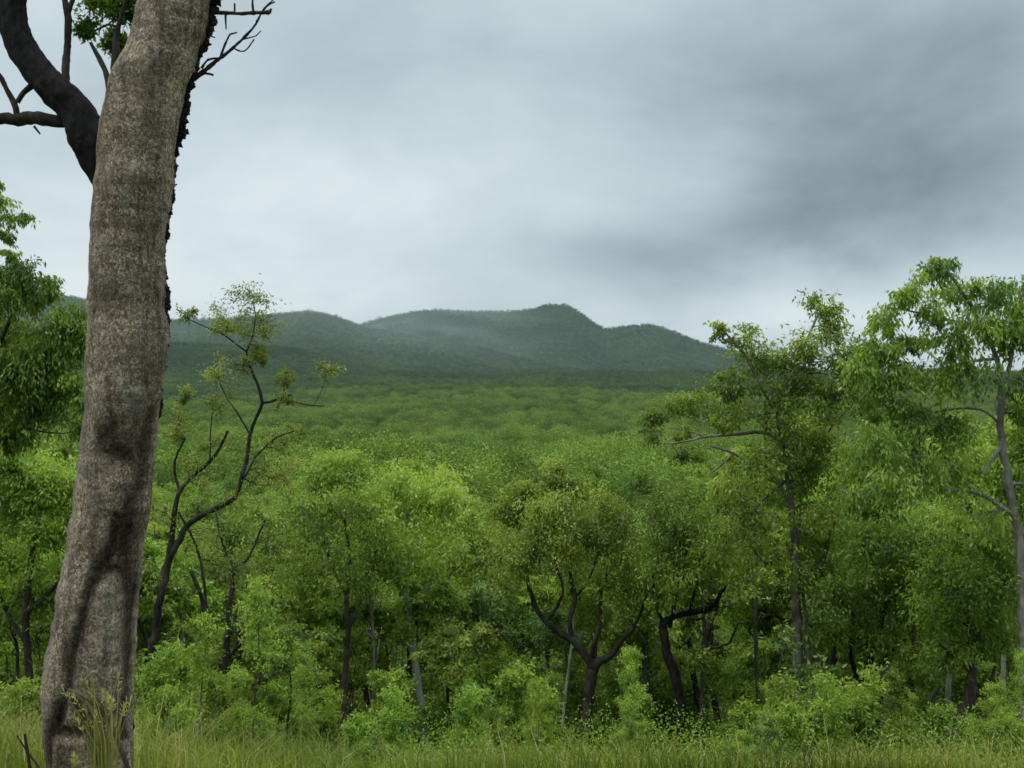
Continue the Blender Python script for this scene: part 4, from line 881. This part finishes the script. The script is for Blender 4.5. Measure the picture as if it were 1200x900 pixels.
# ------------------------------------------------------------------ far woodland, instanced
def far_proto(name, nq, size, H, W, trunk, mt='far_leaf'):
    mb = MB(); nb = 6 if nq > 300 else 4
    for b in range(nb):
        a = rng.uniform(0, 6.28); o = rng.uniform(.1, .5) * W
        c = np.array([math.cos(a) * o, math.sin(a) * o, H * (rng.uniform(.5, .85) if trunk else rng.uniform(.12, .5))]); k = nq // nb
        u = rng.normal(size=(k, 3)); u /= np.linalg.norm(u, axis=1)[:, None]; u *= rng.uniform(.3, 1, (k, 1)) ** .5
        p = c + u * [W * .34, W * .34, H * (.17 if trunk else .22)]
        leaves(mb, p, rng.normal(size=(k, 3)) + [0, 0, -.4], size * rng.uniform(.6, 1.3, k), size * .5 * rng.uniform(.6, 1.3, k), np.clip(.45 + .22 * u[:, 2] + rng.normal() * .12 + rng.normal(size=k) * .1 + (c[2] / H - (.65 if trunk else .33)) * .5, 0, 1))
    if trunk: mb.tube([[0, 0, -.5], [.1, 0, H * .35], [0, .2, H * .7]], [.13, .10, .05], 4)
    v = np.concatenate(mb.v); f = np.concatenate(mb.f); t = np.concatenate(mb.t)
    me = mesh_from(name, v, f, False); a = me.attributes.new('tint', 'FLOAT', 'POINT'); a.data.foreach_set('value', t.astype(np.float32))
    me.materials.append(M[mt]); return bpy.data.objects.new(name, me)

def forest(name, label, y0, y1, s0, sk, protos):
    xs, ys = [], []; y = y0
    while y < y1:
        s = s0 + sk * y; hw = .60 * y + 40; n = int(2 * hw / s)
        x = np.linspace(-hw, hw, n) + rng.uniform(-.5, .5, n) * s; yy = y + rng.uniform(-.5, .5, n) * s
        k = rng.random(n) < .96; xs.append(x[k]); ys.append(yy[k]); y += s
    X = np.concatenate(xs); Y = np.concatenate(ys); n = len(X)
    S0 = (s0 + sk * Y)
    Z = ground(X, Y)
    me = bpy.data.meshes.new(name); me.vertices.add(n); me.vertices.foreach_set('co', np.stack([X, Y, Z], 1).astype(np.float32).ravel())
    sc = (S0 / s0) ** .72 * rng.uniform(.6, 1.35, n) * (1 + .22 * vnoise(X, Y, .03))
    a = me.attributes.new('sc', 'FLOAT', 'POINT'); a.data.foreach_set('value', sc.astype(np.float32))
    a = me.attributes.new('rz', 'FLOAT', 'POINT'); a.data.foreach_set('value', rng.uniform(0, 6.28, n).astype(np.float32))
    a = me.attributes.new('ix', 'INT', 'POINT'); a.data.foreach_set('value', rng.integers(0, len(protos), n).astype(np.int32))
    o = bpy.data.objects.new(name, me); COL.objects.link(o); o['kind'] = 'stuff'; o['label'] = label; o['category'] = 'forest'
    src = bpy.data.collections.new(name + '_kinds')
    for p in protos: src.objects.link(p)
    ng = bpy.data.node_groups.new(name, 'GeometryNodeTree')
    ng.interface.new_socket('Geometry', in_out='INPUT', socket_type='NodeSocketGeometry'); ng.interface.new_socket('Geometry', in_out='OUTPUT', socket_type='NodeSocketGeometry')
    gi = ng.nodes.new('NodeGroupInput'); go = ng.nodes.new('NodeGroupOutput'); L = ng.links.new
    ip = ng.nodes.new('GeometryNodeInstanceOnPoints'); ci = ng.nodes.new('GeometryNodeCollectionInfo')
    ci.inputs['Collection'].default_value = src; ci.inputs['Separate Children'].default_value = True; ci.inputs['Reset Children'].default_value = True
    def na(nm, dt):
        q = ng.nodes.new('GeometryNodeInputNamedAttribute'); q.data_type = dt; q.inputs[0].default_value = nm; return q.outputs[0]
    L(gi.outputs[0], ip.inputs['Points']); L(ci.outputs[0], ip.inputs['Instance']); ip.inputs['Pick Instance'].default_value = True
    L(na('ix', 'INT'), ip.inputs['Instance Index'])
    cx = ng.nodes.new('ShaderNodeCombineXYZ'); L(na('rz', 'FLOAT'), cx.inputs[2]); L(cx.outputs[0], ip.inputs['Rotation'])
    c2 = ng.nodes.new('ShaderNodeCombineXYZ'); q = na('sc', 'FLOAT')
    for i in range(3): L(q, c2.inputs[i])
    L(c2.outputs[0], ip.inputs['Scale']); L(ip.outputs[0], go.inputs[0])
    md = o.modifiers.new('scatter', 'NODES'); md.node_group = ng
    print(name, n)
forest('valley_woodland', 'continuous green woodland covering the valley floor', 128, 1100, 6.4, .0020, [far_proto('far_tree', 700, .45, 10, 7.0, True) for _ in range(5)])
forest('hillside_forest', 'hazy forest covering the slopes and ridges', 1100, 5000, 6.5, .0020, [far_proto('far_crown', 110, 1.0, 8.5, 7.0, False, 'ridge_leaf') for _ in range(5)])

# ------------------------------------------------------------------ sky and sun
SUN_EL, SUN_AZ = R(58), R(-125)       # azimuth from +Y towards +X
w = bpy.data.worlds.new('World'); scene.world = w; w.use_nodes = True
nt = w.node_tree; nt.nodes.clear(); L = nt.links.new
sky = N(nt, 'ShaderNodeTexSky', sky_type='NISHITA', sun_disc=False, sun_elevation=SUN_EL, sun_rotation=SUN_AZ)
b1 = N(nt, 'ShaderNodeBackground', ins={1: .08}); L(sky.outputs[0], b1.inputs[0])
tc = N(nt, 'ShaderNodeTexCoord'); D = tc.outputs['Generated']
def dirv(px, py):
    v = P(px, py, 1.0) - np.array([0, 0, EYE]); return v / np.linalg.norm(v)
mp = N(nt, 'ShaderNodeMapping'); mp.inputs['Scale'].default_value = (1, 1, 2.2); mp.inputs['Rotation'].default_value = (0, R(-14), 0); L(D, mp.inputs[0])
n1 = N(nt, 'ShaderNodeTexNoise', ins={'Scale': 3.4, 'Detail': 9, 'Roughness': .54, 'Distortion': .25}); L(mp.outputs[0], n1.inputs['Vector'])
val = N(nt, 'ShaderNodeMath', operation='MULTIPLY_ADD', ins={1: .85, 2: .115}); L(n1.outputs[0], val.inputs[0]); acc = val.outputs[0]
# cloud masses: centre pixel direction, angular radii (horizontal, vertical), roll, amount
wn = N(nt, 'ShaderNodeTexNoise', ins={'Scale': 5, 'Detail': 4}); L(D, wn.inputs['Vector'])
wv = N(nt, 'ShaderNodeVectorMath', operation='MULTIPLY_ADD'); L(wn.outputs['Color'], wv.inputs[0]); wv.inputs[1].default_value = (.12, .12, .12); 
sb = N(nt, 'ShaderNodeVectorMath', operation='SUBTRACT'); L(D, sb.inputs[0]); sb.inputs[1].default_value = (.06, .06, .06); L(sb.outputs[0], wv.inputs[2])
DW = wv.outputs[0]
for (px, py, rx, ry, roll, am) in [(985, 218, .25, .056, 13, -.28), (1180, 140, .24, .12, 16, -.24), (800, 300, .16, .04, 9, -.16), (600, 40, .42, .075, 3, -.20), (330, 20, .16, .10, 0, -.14), (1050, 60, .30, .08, 8, -.12), (780, 150, .17, .07, 14, -.12), (350, 235, .15, .075, 0, .30), (560, 210, .14, .07, 0, .20), (60, 200, .16, .14, 0, .18),
                                   (560, 345, .40, .035, 0, .16), (350, 130, .25, .03, 0, -.06), (1000, 345, .28, .026, 9, .26), (120, 330, .2, .05, 0, .1), (700, -900, .9, .5, 0, .5)]:
    c = dirv(px, py); right = np.cross(c, [0, 0, 1]); right /= np.linalg.norm(right); up = np.cross(right, c)
    cr, sr = math.cos(R(roll)), math.sin(R(roll)); r2 = right * cr + up * sr; u2 = up * cr - right * sr
    def dt(vec, k):
        n = N(nt, 'ShaderNodeVectorMath', operation='DOT_PRODUCT'); L(DW, n.inputs[0]); n.inputs[1].default_value = tuple(vec / k); 
        s = N(nt, 'ShaderNodeMath', operation='SUBTRACT', ins={1: float(vec.dot(c) / k)}); L(n.outputs['Value'], s.inputs[0])
        q = N(nt, 'ShaderNodeMath', operation='POWER', ins={1: 2.}); L(s.outputs[0], q.inputs[0]); return q.outputs[0]
    s = N(nt, 'ShaderNodeMath', operation='ADD'); L(dt(r2, rx), s.inputs[0]); L(dt(u2, ry), s.inputs[1])
    fr = N(nt, 'ShaderNodeVectorMath', operation='DOT_PRODUCT'); L(D, fr.inputs[0]); fr.inputs[1].default_value = tuple(c)
    g0 = N(nt, 'ShaderNodeMath', operation='GREATER_THAN', ins={1: 0.}); L(fr.outputs['Value'], g0.inputs[0])
    ng_ = N(nt, 'ShaderNodeMath', operation='MULTIPLY', ins={1: -1.}); L(s.outputs[0], ng_.inputs[0])
    e = N(nt, 'ShaderNodeMath', operation='EXPONENT'); L(ng_.outputs[0], e.inputs[0])
    e2 = N(nt, 'ShaderNodeMath', operation='MULTIPLY'); L(e.outputs[0], e2.inputs[0]); L(g0.outputs[0], e2.inputs[1])
    ad = N(nt, 'ShaderNodeMath', operation='MULTIPLY_ADD', ins={1: am}); L(e2.outputs[0], ad.inputs[0]); L(acc, ad.inputs[2]); acc = ad.outputs[0]
cr = ramp(nt, [(0.0, (.175, .225, .265)), (.25, (.31, .39, .435)), (.5, (.48, .58, .63)), (.78, (.62, .73, .775)), (1.0, (.78, .865, .89))]); L(acc, cr.inputs[0])
# overcast sky is brightest overhead
sz = N(nt, 'ShaderNodeSeparateXYZ'); L(D, sz.inputs[0])
zr = N(nt, 'ShaderNodeMapRange', interpolation_type='SMOOTHSTEP', ins={1: .40, 2: .95, 3: 1., 4: 3.4}); L(sz.outputs[2], zr.inputs[0])
b2 = N(nt, 'ShaderNodeBackground'); L(cr.outputs[0], b2.inputs[0]); L(zr.outputs[0], b2.inputs[1])
mx = N(nt, 'ShaderNodeMixShader', ins={0: .93}); L(b1.outputs[0], mx.inputs[1]); L(b2.outputs[0], mx.inputs[2])
ow = N(nt, 'ShaderNodeOutputWorld'); L(mx.outputs[0], ow.inputs[0])

sd = bpy.data.lights.new('sun', 'SUN'); sd.energy = 1.4; sd.angle = R(14); sd.color = (1, .97, .91)
so = bpy.data.objects.new('sun', sd); COL.objects.link(so)
dv = Vector((math.sin(SUN_AZ) * math.cos(SUN_EL), math.cos(SUN_AZ) * math.cos(SUN_EL), math.sin(SUN_EL)))
so.rotation_euler = dv.to_track_quat('Z', 'Y').to_euler(); so.location = (0, 0, 60)

scene.view_settings.view_transform = 'Standard'; scene.view_settings.look = 'None'; scene.view_settings.exposure = 0
c = scene.cycles
c.max_bounces = 7; c.diffuse_bounces = 4; c.glossy_bounces = 2; c.transmission_bounces = 3; c.transparent_max_bounces = 4
c.use_denoising = True; c.filter_width = 1.6
